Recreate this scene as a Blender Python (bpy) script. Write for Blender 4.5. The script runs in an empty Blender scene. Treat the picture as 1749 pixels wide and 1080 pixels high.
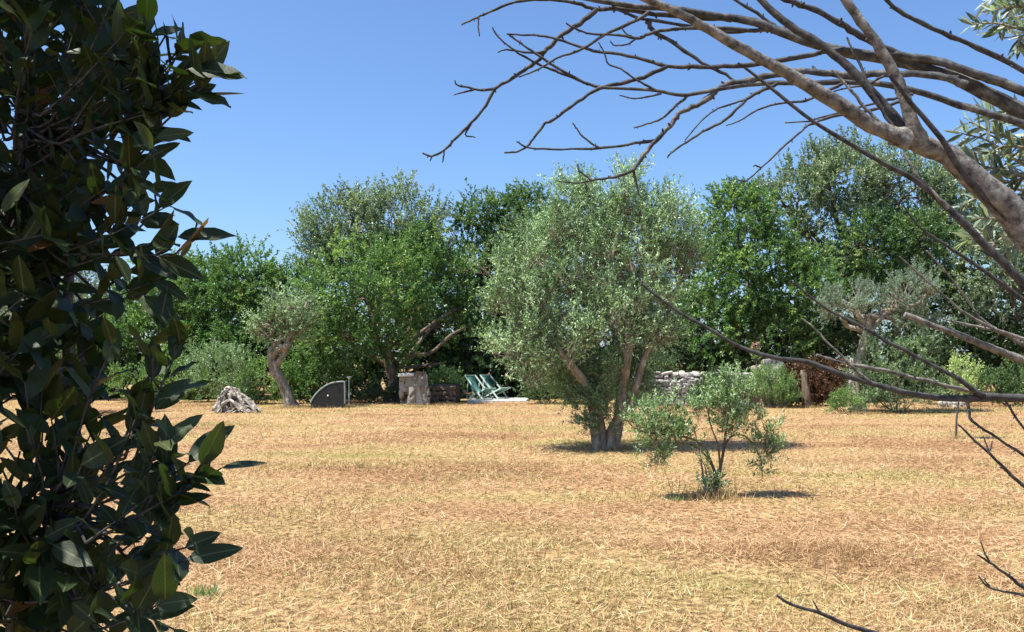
import bpy, math, random
import numpy as np

# ------------------------------------------------------------------ camera, sky, sun, exposure
scene = bpy.context.scene
COL = scene.collection
F_PX, PW, PH, HORIZON, EYE = 1514.0, 1749.0, 1080.0, 615.0, 1.6
PITCH = math.atan((HORIZON - PH / 2) / F_PX)
cam_d = bpy.data.cameras.new('camera')
cam = bpy.data.objects.new('camera', cam_d)
COL.objects.link(cam)
cam_d.sensor_width = 36.0
cam_d.lens = 36.0 * F_PX / PW
cam_d.clip_start = 0.05
cam_d.clip_end = 2000
cam.location = (0, 0, EYE)
cam.rotation_euler = (math.pi / 2 + PITCH, 0, 0)
scene.camera = cam

SUN_EL, SUN_AZ = math.radians(63), math.radians(-108)     # azimuth clockwise from +Y: high sun to the left
sun_dir = np.array([math.sin(SUN_AZ) * math.cos(SUN_EL), math.cos(SUN_AZ) * math.cos(SUN_EL), math.sin(SUN_EL)])
world = bpy.data.worlds.new('World')
scene.world = world
world.use_nodes = True
wn = world.node_tree
wn.nodes.clear()
sky = wn.nodes.new('ShaderNodeTexSky')
sky.sky_type = 'NISHITA'
sky.sun_disc = False
sky.sun_elevation = SUN_EL
sky.sun_rotation = SUN_AZ
sky.altitude = 0
sky.air_density = 1.0
sky.dust_density = 1.0
sky.ozone_density = 10.0
bg = wn.nodes.new('ShaderNodeBackground')
bg.inputs['Strength'].default_value = 0.1
wo = wn.nodes.new('ShaderNodeOutputWorld')
wn.links.new(sky.outputs[0], bg.inputs[0])
wn.links.new(bg.outputs[0], wo.inputs[0])

sd = bpy.data.lights.new('sun', 'SUN')
sd.energy = 4.8
sd.angle = math.radians(0.5)
sd.color = (1.0, 0.955, 0.88)
so = bpy.data.objects.new('sun', sd)
COL.objects.link(so)
import mathutils
so.rotation_euler = mathutils.Vector(sun_dir).to_track_quat('Z', 'Y').to_euler()
so.location = (-20, 10, 30)

scene.view_settings.view_transform = 'Standard'
scene.view_settings.look = 'None'
scene.view_settings.gamma = 1
scene.view_settings.exposure = 1.05
scene.render.engine = 'CYCLES'
scene.cycles.max_bounces = 6
scene.cycles.diffuse_bounces = 3
scene.cycles.transmission_bounces = 3
scene.cycles.glossy_bounces = 2

# ------------------------------------------------------------------ numeric helpers
rng = np.random.default_rng(7)
random.seed(7)
UP = np.array([0.0, 0.0, 1.0])
_cp, _sp = math.cos(PITCH), math.sin(PITCH)


def P(px, py, d):
    """photo pixel -> world point at distance d along +Y"""
    u = (px - PW / 2) / F_PX
    v = (PH / 2 - py) / F_PX
    dx, dy, dz = u, _cp - _sp * v, _sp + _cp * v
    k = d / dy
    return np.array([dx * k, d, EYE + dz * k])


def G(px, py):
    """photo pixel -> point on the ground"""
    v = (PH / 2 - py) / F_PX
    dy, dz = _cp - _sp * v, _sp + _cp * v
    k = -EYE / dz
    return np.array([(px - PW / 2) / F_PX * k, dy * k, 0.0])


def nz(a):
    a = np.asarray(a, float)
    return a / (np.linalg.norm(a, axis=-1, keepdims=True) + 1e-9)


_tab = np.random.default_rng(3).random((64, 64))


def vnoise(x, y):
    x = np.asarray(x, float); y = np.asarray(y, float)
    xi = np.floor(x).astype(int); yi = np.floor(y).astype(int)
    fx = x - xi; fy = y - yi
    fx = fx * fx * (3 - 2 * fx); fy = fy * fy * (3 - 2 * fy)
    a = _tab[xi % 64, yi % 64]; b = _tab[(xi + 1) % 64, yi % 64]
    c = _tab[xi % 64, (yi + 1) % 64]; d = _tab[(xi + 1) % 64, (yi + 1) % 64]
    return (a * (1 - fx) + b * fx) * (1 - fy) + (c * (1 - fx) + d * fx) * fy


def fnoise(x, y):
    return 0.55 * vnoise(x, y) + 0.3 * vnoise(x * 2.1 + 9, y * 2.1 + 4) + 0.15 * vnoise(x * 4.3 + 1, y * 4.3 + 7)


def gh(x, y):
    x = np.asarray(x, float); y = np.asarray(y, float)
    fade = np.clip((60 - np.abs(x)) / 20, 0, 1) * np.clip((70 - np.abs(y)) / 20, 0, 1)
    return fade * (0.09 * (fnoise(x / 3.1, y / 3.1) - 0.5) + 0.06 * (vnoise(x / 0.9, y / 0.9) - 0.5))


class MB:
    """collects verts and faces, builds one mesh object"""
    def __init__(self):
        self.v, self.q, self.t, self.av, self.n = [], [], [], [], 0
        self.qa, self.ta = [], []

    def quads(self, v, f, a=None):
        v = np.asarray(v, float).reshape(-1, 3); f = np.asarray(f, int).reshape(-1, 4)
        self.q.append(f + self.n); self.v.append(v); self.n += len(v)
        self.qa.append(np.zeros(len(f)) if a is None else np.broadcast_to(a, (len(f),)))

    def tris(self, v, f, a=None):
        v = np.asarray(v, float).reshape(-1, 3); f = np.asarray(f, int).reshape(-1, 3)
        self.t.append(f + self.n); self.v.append(v); self.n += len(v)
        self.ta.append(np.zeros(len(f)) if a is None else np.broadcast_to(a, (len(f),)))

    def tube(self, pts, rad, sides=8, rough=0.0, cap=True, seed=0.0, a=None):
        pts = np.asarray(pts, float); n = len(pts)
        rad = np.broadcast_to(np.asarray(rad, float), (n,))
        tan = nz(np.gradient(pts, axis=0))
        ref = np.array([0.31, 0.17, 0.93]) if abs(tan[0][2]) < 0.8 else np.array([0.95, 0.2, 0.1])
        u = nz(np.cross(tan[0], ref))
        ang = np.linspace(0, 2 * math.pi, sides, endpoint=False)
        rings = []
        for i in range(n):
            u = nz(u - tan[i] * np.dot(u, tan[i]))
            w = np.cross(tan[i], u)
            r = rad[i]
            if rough:
                r = r * (1 + rough * 2 * (vnoise(np.cos(ang) * 1.7 + seed + 5, np.sin(ang) * 1.7 + i * 0.45 + seed * 3) - 0.5))
            rings.append(pts[i] + np.outer(np.cos(ang) * r, u) + np.outer(np.sin(ang) * r, w))
        V = np.concatenate(rings)
        i, j = np.meshgrid(np.arange(n - 1), np.arange(sides), indexing='ij')
        j2 = (j + 1) % sides
        Fq = np.stack([i * sides + j, i * sides + j2, (i + 1) * sides + j2, (i + 1) * sides + j], -1).reshape(-1, 4)
        self.quads(V, Fq, a)
        if cap:
            for k, ring in ((0, rings[0]), (n - 1, rings[-1])):
                c = ring.mean(0)
                ii = np.arange(sides)
                f = np.stack([np.full(sides, sides), ii, (ii + 1) % sides], -1)
                if k == 0:
                    f = f[:, [0, 2, 1]]
                self.tris(np.vstack([ring, c]), f, a)

    def box(self, lo, hi, jit=0.0):
        lo = np.asarray(lo, float); hi = np.asarray(hi, float)
        V = np.array([[x, y, z] for x in (0, 1) for y in (0, 1) for z in (0, 1)], float)
        V = lo + V * (hi - lo)
        if jit:
            V = V + rng.normal(0, jit, V.shape)
        self.quads(V, [[0, 1, 3, 2], [4, 6, 7, 5], [0, 4, 5, 1], [2, 3, 7, 6], [0, 2, 6, 4], [1, 5, 7, 3]])

    def bar(self, a, b, w, h):
        """square-section bar from a to b"""
        a = np.asarray(a, float); b = np.asarray(b, float)
        t = nz(b - a); s = np.cross(t, UP)
        s = nz(s) if np.linalg.norm(s) > 1e-3 else np.array([1.0, 0, 0])
        k = np.cross(s, t)
        V = [p + s * sx * w / 2 + k * sz * h / 2 for p in (a, b) for sx, sz in ((-1, -1), (1, -1), (1, 1), (-1, 1))]
        self.quads(V, [[0, 3, 2, 1], [4, 5, 6, 7], [0, 1, 5, 4], [1, 2, 6, 5], [2, 3, 7, 6], [3, 0, 4, 7]])

    def mesh(self, name, origin=(0, 0, 0), smooth=False):
        V = np.concatenate(self.v) - np.asarray(origin, float)
        Q = np.concatenate(self.q) if self.q else np.zeros((0, 4), int)
        T = np.concatenate(self.t) if self.t else np.zeros((0, 3), int)
        A = np.concatenate(self.qa + self.ta)
        me = bpy.data.meshes.new(name)
        me.vertices.add(len(V)); me.vertices.foreach_set('co', V.astype(np.float32).ravel())
        nl = Q.size + T.size
        me.loops.add(nl)
        me.loops.foreach_set('vertex_index', np.concatenate([Q.ravel(), T.ravel()]).astype(np.int32))
        nf = len(Q) + len(T)
        me.polygons.add(nf)
        st = np.concatenate([np.arange(len(Q)) * 4, Q.size + np.arange(len(T)) * 3]).astype(np.int32)
        me.polygons.foreach_set('loop_start', st)
        at = me.attributes.new('tone', 'FLOAT', 'FACE')
        at.data.foreach_set('value', A.astype(np.float32))
        me.polygons.foreach_set('use_smooth', np.full(nf, bool(smooth)))
        me.update(calc_edges=True)
        return me


def link(name, me, mat=None, parent=None, loc=(0, 0, 0)):
    o = bpy.data.objects.new(name, me)
    COL.objects.link(o)
    if mat is not None and not me.materials:
        me.materials.append(mat)
    o.location = loc
    if parent is not None:
        o.parent = parent
    return o


def part(name, mb, mat, root, smooth=False, kind=None, origin=None):
    """mesh built from world-space geometry, child of root (an unrotated Empty)"""
    org = np.array(root.location) if origin is None else origin
    o = link(name, mb.mesh(name, org, smooth), mat, root)
    if kind:
        o['kind'] = kind
    return o


def tag(o, label, cat, group=None):
    o['label'] = label; o['category'] = cat
    if group:
        o['group'] = group
    return o


def thing(name, loc, label, cat, group=None):
    o = bpy.data.objects.new(name, None)
    o.empty_display_size = 0.2
    COL.objects.link(o)
    o.location = [float(c) for c in loc]
    return tag(o, label, cat, group)


def smooth_line(pts, n_per=4):
    """Catmull-Rom through the points (columns beyond 3 are carried along)"""
    p = np.asarray(pts, float)
    if len(p) < 3:
        t = np.linspace(0, 1, n_per * 2)[:, None]
        return p[0] * (1 - t) + p[-1] * t
    q = np.vstack([2 * p[0] - p[1], p, 2 * p[-1] - p[-2]])
    out = []
    for i in range(1, len(q) - 2):
        for k in range(n_per):
            t = k / n_per
            a, b, c, d = q[i - 1], q[i], q[i + 1], q[i + 2]
            out.append(0.5 * (2 * b + (c - a) * t + (2 * a - 5 * b + 4 * c - d) * t * t + (3 * b - a - 3 * c + d) * t ** 3))
    out.append(p[-1])
    return np.array(out)


# ------------------------------------------------------------------ materials
def new_mat(name):
    m = bpy.data.materials.new(name); m.use_nodes = True
    nt = m.node_tree; nt.nodes.clear()
    return m, nt, nt.nodes.new('ShaderNodeOutputMaterial')


def ramp(nt, stops, src):
    r = nt.nodes.new('ShaderNodeValToRGB')
    e = r.color_ramp.elements
    while len(e) < len(stops):
        e.new(0.5)
    for el, (p, c) in zip(e, stops):
        el.position = p; el.color = (*c, 1)
    nt.links.new(src, r.inputs[0])
    return r.outputs[0]


def leaf_mat(name, stops, trans=0.38, rough=0.4, spec=0.5, tint=(1.0, 1.25, 0.6), gain=2.0, hue=(0.92, 1.04, 1.2)):
    m, nt, out = new_mat(name)
    a = nt.nodes.new('ShaderNodeAttribute'); a.attribute_name = 'tone'
    stops = [(q, tuple(v * gain * h for v, h in zip(c, hue))) for q, c in stops]
    col = ramp(nt, stops, a.outputs['Fac'])
    p = nt.nodes.new('ShaderNodeBsdfPrincipled')
    p.inputs['Roughness'].default_value = rough
    p.inputs['Specular IOR Level'].default_value = spec
    nt.links.new(col, p.inputs['Base Color'])
    t = nt.nodes.new('ShaderNodeBsdfTranslucent')
    mul = nt.nodes.new('ShaderNodeMix'); mul.data_type = 'RGBA'; mul.blend_type = 'MULTIPLY'
    mul.inputs[0].default_value = 1
    nt.links.new(col, mul.inputs[6]); mul.inputs[7].default_value = (*tint, 1)
    nt.links.new(mul.outputs[2], t.inputs[0])
    mx = nt.nodes.new('ShaderNodeMixShader'); mx.inputs[0].default_value = trans
    nt.links.new(p.outputs[0], mx.inputs[1]); nt.links.new(t.outputs[0], mx.inputs[2])
    nt.links.new(mx.outputs[0], out.inputs[0])
    return m


def rough_mat(name, stops, scale=8.0, bump=0.5, rough=0.85, stretch=(1, 1, 1), detail=6, dist=0.02, rand=0.0, spec=0.25):
    m, nt, out = new_mat(name)
    tc = nt.nodes.new('ShaderNodeTexCoord')
    mp = nt.nodes.new('ShaderNodeMapping'); mp.inputs['Scale'].default_value = stretch
    nt.links.new(tc.outputs['Object'], mp.inputs[0])
    n = nt.nodes.new('ShaderNodeTexNoise'); n.inputs['Scale'].default_value = scale
    n.inputs['Detail'].default_value = detail; n.inputs['Roughness'].default_value = 0.65
    nt.links.new(mp.outputs[0], n.inputs['Vector'])
    col = ramp(nt, stops, n.outputs[0])
    if rand:
        oi = nt.nodes.new('ShaderNodeObjectInfo')
        h = nt.nodes.new('ShaderNodeHueSaturation')
        mr = nt.nodes.new('ShaderNodeMapRange')
        mr.inputs[3].default_value = 1 - rand; mr.inputs[4].default_value = 1 + rand
        nt.links.new(oi.outputs['Random'], mr.inputs[0])
        nt.links.new(mr.outputs[0], h.inputs['Value']); nt.links.new(col, h.inputs['Color'])
        col = h.outputs[0]
    p = nt.nodes.new('ShaderNodeBsdfPrincipled')
    p.inputs['Roughness'].default_value = rough
    p.inputs['Specular IOR Level'].default_value = spec
    nt.links.new(col, p.inputs['Base Color'])
    b = nt.nodes.new('ShaderNodeBump'); b.inputs['Strength'].default_value = bump; b.inputs['Distance'].default_value = dist
    nt.links.new(n.outputs[0], b.inputs['Height']); nt.links.new(b.outputs[0], p.inputs['Normal'])
    nt.links.new(p.outputs[0], out.inputs[0])
    return m


M = {}
M['bark'] = rough_mat('bark_brown', [(0.3, (0.05, 0.038, 0.028)), (0.55, (0.16, 0.12, 0.085)), (0.75, (0.28, 0.23, 0.17))], 9, 1.0, stretch=(1, 1, 0.3))
M['olive_bark'] = rough_mat('olive_bark', [(0.28, (0.06, 0.05, 0.04)), (0.5, (0.24, 0.20, 0.15)), (0.72, (0.46, 0.40, 0.32))], 11, 1.0, stretch=(1, 1, 0.35))
M['red_bark'] = rough_mat('reddish_bark', [(0.3, (0.09, 0.05, 0.035)), (0.7, (0.30, 0.18, 0.12))], 9, 1.0, stretch=(1, 1, 0.3))
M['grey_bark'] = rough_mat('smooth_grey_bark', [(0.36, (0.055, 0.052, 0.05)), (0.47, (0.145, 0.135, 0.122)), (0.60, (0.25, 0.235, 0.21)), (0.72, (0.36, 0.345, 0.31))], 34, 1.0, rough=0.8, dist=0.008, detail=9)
M['mid_bark'] = rough_mat('half_shaded_bark', [(0.36, (0.032, 0.033, 0.035)), (0.5, (0.08, 0.08, 0.08)), (0.62, (0.15, 0.148, 0.14)), (0.72, (0.25, 0.245, 0.23))], 26, 0.9, rough=0.8, dist=0.006)  # the bare tree's bark, darkened partway for limbs in shade
M['dark_twig'] = rough_mat('dark_twig', [(0.38, (0.03, 0.03, 0.032)), (0.66, (0.10, 0.096, 0.094))], 40, 0.7, dist=0.004)  # on the bare tree these dark, cool tones carry the shade
M['dead_wood'] = rough_mat('bleached_dead_wood', [(0.34, (0.05, 0.04, 0.032)), (0.46, (0.26, 0.225, 0.18)), (0.62, (0.52, 0.47, 0.40))], 7, 1.0, stretch=(1, 1, 1.6), dist=0.04)
M['stone'] = rough_mat('field_stone', [(0.3, (0.16, 0.15, 0.135)), (0.5, (0.36, 0.34, 0.30)), (0.72, (0.58, 0.55, 0.49))], 9, 0.8, dist=0.02, rand=0.3)
M['warm_stone'] = rough_mat('warm_stone', [(0.3, (0.20, 0.17, 0.135)), (0.5, (0.38, 0.33, 0.265)), (0.72, (0.52, 0.47, 0.39))], 8, 0.8, dist=0.02, rand=0.18)
M['shaded_stone'] = rough_mat('shaded_brown_stone', [(0.3, (0.05, 0.04, 0.03)), (0.7, (0.15, 0.12, 0.09))], 9, 0.8, dist=0.02, rand=0.3)  # shade over the barbecue's side wall, put into a darker brown stone colour
M['pillar_stone'] = rough_mat('weathered_grey_stone', [(0.3, (0.09, 0.08, 0.065)), (0.5, (0.19, 0.17, 0.14)), (0.72, (0.30, 0.27, 0.225))], 7, 0.9, dist=0.03, rand=0.2)
M['mortar'] = rough_mat('pale_mortar', [(0.3, (0.36, 0.34, 0.30)), (0.7, (0.62, 0.60, 0.55))], 14, 0.6)
M['soot_stone'] = rough_mat('sooty_limestone', [(0.40, (0.04, 0.035, 0.03)), (0.50, (0.38, 0.32, 0.24)), (0.7, (0.62, 0.55, 0.44))], 5, 0.8, dist=0.03)
M['rubble'] = rough_mat('earth_core', [(0.3, (0.035, 0.03, 0.024)), (0.7, (0.10, 0.085, 0.065))], 8, 1.0, dist=0.05)
M['slab'] = rough_mat('pale_paving', [(0.3, (0.55, 0.52, 0.46)), (0.7, (0.74, 0.71, 0.64))], 6, 0.3, rand=0.06)
M['wood_paint'] = rough_mat('pale_green_wood', [(0.3, (0.40, 0.50, 0.44)), (0.7, (0.56, 0.64, 0.58))], 20, 0.2, rough=0.55, stretch=(1, 1, 1))
M['board'] = rough_mat('charcoal_board', [(0.3, (0.016, 0.017, 0.016)), (0.7, (0.030, 0.031, 0.029))], 6, 0.2, rough=0.6)
M['board_rim'] = rough_mat('grey_rim', [(0.3, (0.16, 0.20, 0.18)), (0.7, (0.25, 0.29, 0.26))], 12, 0.2, rough=0.5)
M['white_metal'] = rough_mat('white_lamp', [(0.3, (0.66, 0.66, 0.63)), (0.7, (0.8, 0.8, 0.77))], 10, 0.1, rough=0.4)
M['cane'] = rough_mat('weathered_cane', [(0.3, (0.17, 0.145, 0.11)), (0.7, (0.36, 0.32, 0.26))], 18, 0.4, stretch=(1, 1, 0.2))
M['tie'] = rough_mat('white_cloth_tie', [(0.3, (0.55, 0.54, 0.52)), (0.7, (0.78, 0.77, 0.75))], 25, 0.6)
M['terracotta'] = rough_mat('terracotta', [(0.3, (0.40, 0.20, 0.12)), (0.7, (0.56, 0.31, 0.20))], 10, 0.4)

# green canvas with a little light coming through
m, nt, out = new_mat('green_canvas')
p = nt.nodes.new('ShaderNodeBsdfPrincipled'); p.inputs['Roughness'].default_value = 0.85
n = nt.nodes.new('ShaderNodeTexNoise'); n.inputs['Scale'].default_value = 14
c = ramp(nt, [(0.3, (0.085, 0.26, 0.20)), (0.7, (0.14, 0.36, 0.285))], n.outputs[0])
t = nt.nodes.new('ShaderNodeBsdfTranslucent')
nt.links.new(c, p.inputs[0]); nt.links.new(c, t.inputs[0])
mx = nt.nodes.new('ShaderNodeMixShader'); mx.inputs[0].default_value = 0.3
nt.links.new(p.outputs[0], mx.inputs[1]); nt.links.new(t.outputs[0], mx.inputs[2]); nt.links.new(mx.outputs[0], out.inputs[0])
M['canvas'] = m

# foliage, per-leaf tone 0..1
M['f_oak'] = leaf_mat('holm_oak_leaf', [(0.0, (0.022, 0.045, 0.016)), (0.45, (0.05, 0.085, 0.028)), (0.75, (0.095, 0.13, 0.042)), (1.0, (0.22, 0.245, 0.075))], hue=(0.93, 1.0, 1.2))
M['f_mastic'] = leaf_mat('mastic_leaf', [(0.0, (0.024, 0.058, 0.016)), (0.4, (0.052, 0.095, 0.028)), (0.75, (0.10, 0.15, 0.042)), (1.0, (0.24, 0.27, 0.075))], 0.4, hue=(0.98, 1.02, 1.2))
M['f_greyoak'] = leaf_mat('grey_green_leaf', [(0.0, (0.05, 0.062, 0.036)), (0.45, (0.105, 0.125, 0.068)), (0.8, (0.19, 0.20, 0.11)), (1.0, (0.32, 0.30, 0.17))], 0.28)
M['f_olive'] = leaf_mat('olive_leaf', [(0.0, (0.045, 0.07, 0.028)), (0.35, (0.085, 0.115, 0.045)), (0.65, (0.18, 0.20, 0.10)), (1.0, (0.46, 0.47, 0.30))], 0.28, 0.42, 0.5, gain=1.95, hue=(0.84, 1.02, 1.12))
M['f_silver'] = leaf_mat('silver_olive_leaf', [(0.0, (0.08, 0.10, 0.06)), (0.4, (0.17, 0.195, 0.125)), (1.0, (0.42, 0.43, 0.32))], 0.3, 0.45, 0.45, gain=1.35)
M['f_sapling'] = leaf_mat('young_olive_leaf', [(0.0, (0.05, 0.085, 0.025)), (0.4, (0.11, 0.155, 0.05)), (0.7, (0.24, 0.27, 0.13)), (1.0, (0.48, 0.48, 0.33))], 0.32, 0.4, 0.5, gain=1.75)
M['f_bush'] = leaf_mat('bush_leaf', [(0.0, (0.04, 0.07, 0.02)), (0.5, (0.10, 0.14, 0.04)), (1.0, (0.22, 0.25, 0.08))], 0.34)
M['f_yellow'] = leaf_mat('yellow_green_leaf', [(0.0, (0.10, 0.13, 0.03)), (0.5, (0.22, 0.25, 0.075)), (1.0, (0.44, 0.43, 0.22))], 0.36)
M['f_brown'] = leaf_mat('dry_brown_leaf', [(0.0, (0.045, 0.028, 0.018)), (0.6, (0.11, 0.06, 0.035)), (0.9, (0.19, 0.11, 0.06)), (1.0, (0.13, 0.14, 0.04))], 0.2, tint=(1.1, 0.9, 0.7), gain=1.5, hue=(1, 0.9, 0.8))
M['f_pink'] = leaf_mat('salmon_petal', [(0.0, (0.42, 0.25, 0.17)), (1.0, (0.62, 0.46, 0.36))], 0.3, tint=(1, 0.9, 0.8), gain=1.0, hue=(1, 1, 1))
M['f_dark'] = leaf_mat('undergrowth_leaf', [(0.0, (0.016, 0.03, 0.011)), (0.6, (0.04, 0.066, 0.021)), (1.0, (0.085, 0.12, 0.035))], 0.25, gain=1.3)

# broad near leaf with midrib and blotches
m, nt, out = new_mat('broad_evergreen_leaf')
tc = nt.nodes.new('ShaderNodeTexCoord')
oi = nt.nodes.new('ShaderNodeAttribute'); oi.attribute_name = 'tone'
n = nt.nodes.new('ShaderNodeTexNoise'); n.inputs['Scale'].default_value = 35; n.inputs['Detail'].default_value = 4
nt.links.new(tc.outputs['Object'], n.inputs['Vector'])
col = ramp(nt, [(0.0, (0.018, 0.034, 0.012)), (0.5, (0.028, 0.05, 0.018)), (0.9, (0.045, 0.07, 0.023)), (0.975, (0.075, 0.09, 0.025)), (1.0, (0.17, 0.085, 0.03))], oi.outputs['Fac'])
mul = nt.nodes.new('ShaderNodeMix'); mul.data_type = 'RGBA'; mul.blend_type = 'MULTIPLY'; mul.inputs[0].default_value = 0.55
nt.links.new(col, mul.inputs[6])
c2 = ramp(nt, [(0.3, (0.55, 0.55, 0.55)), (0.7, (1.2, 1.15, 1.0))], n.outputs[0]); nt.links.new(c2, mul.inputs[7])
p = nt.nodes.new('ShaderNodeBsdfPrincipled'); p.inputs['Roughness'].default_value = 0.5; p.inputs['Specular IOR Level'].default_value = 0.3
nt.links.new(mul.outputs[2], p.inputs['Base Color'])
bp = nt.nodes.new('ShaderNodeBump'); bp.inputs['Strength'].default_value = 0.35; bp.inputs['Distance'].default_value = 0.002
nt.links.new(n.outputs[0], bp.inputs['Height']); nt.links.new(bp.outputs[0], p.inputs['Normal'])
t = nt.nodes.new('ShaderNodeBsdfTranslucent')
mt = nt.nodes.new('ShaderNodeMix'); mt.data_type = 'RGBA'; mt.blend_type = 'MULTIPLY'; mt.inputs[0].default_value = 1
nt.links.new(mul.outputs[2], mt.inputs[6]); mt.inputs[7].default_value = (1.3, 1.6, 0.5, 1)
nt.links.new(mt.outputs[2], t.inputs[0])
mx = nt.nodes.new('ShaderNodeMixShader'); mx.inputs[0].default_value = 0.25
nt.links.new(p.outputs[0], mx.inputs[1]); nt.links.new(t.outputs[0], mx.inputs[2]); nt.links.new(mx.outputs[0], out.inputs[0])
M['broad_leaf'] = m
m2 = m.copy(); m2.name = 'broad_evergreen_leaf_veined'
nt = m2.node_tree
tc2 = [n_ for n_ in nt.nodes if n_.type == 'TEX_COORD'][0]
pr = [n_ for n_ in nt.nodes if n_.type == 'BSDF_PRINCIPLED'][0]
src = pr.inputs['Base Color'].links[0].from_socket
sx = nt.nodes.new('ShaderNodeSeparateXYZ'); nt.links.new(tc2.outputs['Object'], sx.inputs[0])
ab = nt.nodes.new('ShaderNodeMath'); ab.operation = 'ABSOLUTE'; nt.links.new(sx.outputs['Y'], ab.inputs[0])
rb = nt.nodes.new('ShaderNodeMapRange'); rb.inputs[1].default_value = 0.045; rb.inputs[2].default_value = 0.012; nt.links.new(ab.outputs[0], rb.inputs[0])
ml = nt.nodes.new('ShaderNodeMath'); ml.operation = 'MULTIPLY'; ml.inputs[1].default_value = 0.9; nt.links.new(ab.outputs[0], ml.inputs[0])
sb_ = nt.nodes.new('ShaderNodeMath'); sb_.operation = 'SUBTRACT'; nt.links.new(sx.outputs['X'], sb_.inputs[0]); nt.links.new(ml.outputs[0], sb_.inputs[1])
fr = nt.nodes.new('ShaderNodeMath'); fr.operation = 'PINGPONG'; fr.inputs[1].default_value = 0.055; nt.links.new(sb_.outputs[0], fr.inputs[0])
rv = nt.nodes.new('ShaderNodeMapRange'); rv.inputs[1].default_value = 0.009; rv.inputs[2].default_value = 0.0; rv.inputs[4].default_value = 0.5; nt.links.new(fr.outputs[0], rv.inputs[0])
mxm = nt.nodes.new('ShaderNodeMath'); mxm.operation = 'MAXIMUM'; nt.links.new(rb.outputs[0], mxm.inputs[0]); nt.links.new(rv.outputs[0], mxm.inputs[1])
mc = nt.nodes.new('ShaderNodeMix'); mc.data_type = 'RGBA'; mc.inputs[7].default_value = (0.11, 0.13, 0.06, 1)
nt.links.new(mxm.outputs[0], mc.inputs[0]); nt.links.new(src, mc.inputs[6]); nt.links.new(mc.outputs[2], pr.inputs['Base Color'])
M['broad_leaf_veined'] = m2

# dry field
m, nt, out = new_mat('dry_field')
tc = nt.nodes.new('ShaderNodeTexCoord')
big = nt.nodes.new('ShaderNodeTexNoise'); big.inputs['Scale'].default_value = 0.45; big.inputs['Detail'].default_value = 5
mp = nt.nodes.new('ShaderNodeMapping'); mp.inputs['Scale'].default_value = (0.45, 1, 1)
nt.links.new(tc.outputs['Object'], mp.inputs[0]); nt.links.new(mp.outputs[0], big.inputs['Vector'])
fine = nt.nodes.new('ShaderNodeTexNoise'); fine.inputs['Scale'].default_value = 16; fine.inputs['Detail'].default_value = 8; fine.inputs['Roughness'].default_value = 0.75
nt.links.new(tc.outputs['Object'], fine.inputs['Vector'])
ca = ramp(nt, [(0.34, (0.295, 0.168, 0.085)), (0.46, (0.415, 0.26, 0.135)), (0.56, (0.395, 0.28, 0.13)), (0.66, (0.29, 0.235, 0.085))], big.outputs[0])
cb = ramp(nt, [(0.36, (0.10, 0.085, 0.07)), (0.46, (0.60, 0.58, 0.55)), (0.60, (1.28, 1.28, 1.24))], fine.outputs[0])
mul = nt.nodes.new('ShaderNodeMix'); mul.data_type = 'RGBA'; mul.blend_type = 'MULTIPLY'; mul.inputs[0].default_value = 1
nt.links.new(ca, mul.inputs[6]); nt.links.new(cb, mul.inputs[7])
p = nt.nodes.new('ShaderNodeBsdfPrincipled'); p.inputs['Roughness'].default_value = 0.95; p.inputs['Specular IOR Level'].default_value = 0.1
nt.links.new(mul.outputs[2], p.inputs['Base Color'])
bp = nt.nodes.new('ShaderNodeBump'); bp.inputs['Strength'].default_value = 0.8; bp.inputs['Distance'].default_value = 0.03
nt.links.new(fine.outputs[0], bp.inputs['Height']); nt.links.new(bp.outputs[0], p.inputs['Normal'])
nt.links.new(p.outputs[0], out.inputs[0])
M['field'] = m
M['straw'] = leaf_mat('straw_blade', [(0.0, (0.19, 0.11, 0.045)), (0.3, (0.52, 0.32, 0.165)), (0.6, (0.73, 0.50, 0.275)), (0.78, (0.88, 0.69, 0.42)), (0.88, (0.52, 0.46, 0.17)), (1.0, (0.21, 0.25, 0.07))], 0.25, 0.7, 0.2, tint=(1.05, 1, 0.8), gain=0.84, hue=(1, 1, 1))

# ------------------------------------------------------------------ ground
xs = np.concatenate([[-600, -250, -120], np.linspace(-60, -16, 45)[:-1], np.linspace(-16, 16, 129), np.linspace(16, 60, 45)[1:], [120, 250, 600]])
ys = np.concatenate([[-300, -120, -40], np.linspace(-10, 2, 13)[:-1], np.linspace(2, 24, 89), np.linspace(24, 80, 57)[1:], [130, 250, 600, 1200]])
X, Y = np.meshgrid(xs, ys, indexing='ij')
V = np.stack([X, Y, gh(X, Y)], -1).reshape(-1, 3)
ny = len(ys)
i, j = np.meshgrid(np.arange(len(xs) - 1), np.arange(ny - 1), indexing='ij')
Fq = np.stack([i * ny + j, (i + 1) * ny + j, (i + 1) * ny + j + 1, i * ny + j + 1], -1).reshape(-1, 4)
b = MB(); b.quads(V, Fq)
ground = link('ground', b.mesh('ground', smooth=True), M['field'])
ground['kind'] = 'structure'


def leaf_quads(mb, base, d, nrm, L, W, tone, fold=0.12):
    d = nz(d); s = nz(np.cross(d, nrm)); n = np.cross(s, d)
    L = np.asarray(L)[:, None]; W = np.asarray(W)[:, None]
    mid = base + d * L * 0.48 + n * L * fold
    V = np.stack([base, mid + s * W / 2, base + d * L, mid - s * W / 2], 1).reshape(-1, 3)
    k = np.arange(len(base))[:, None] * 4
    mb.quads(V, k + np.array([[0, 1, 2, 3]]), tone)


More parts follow.
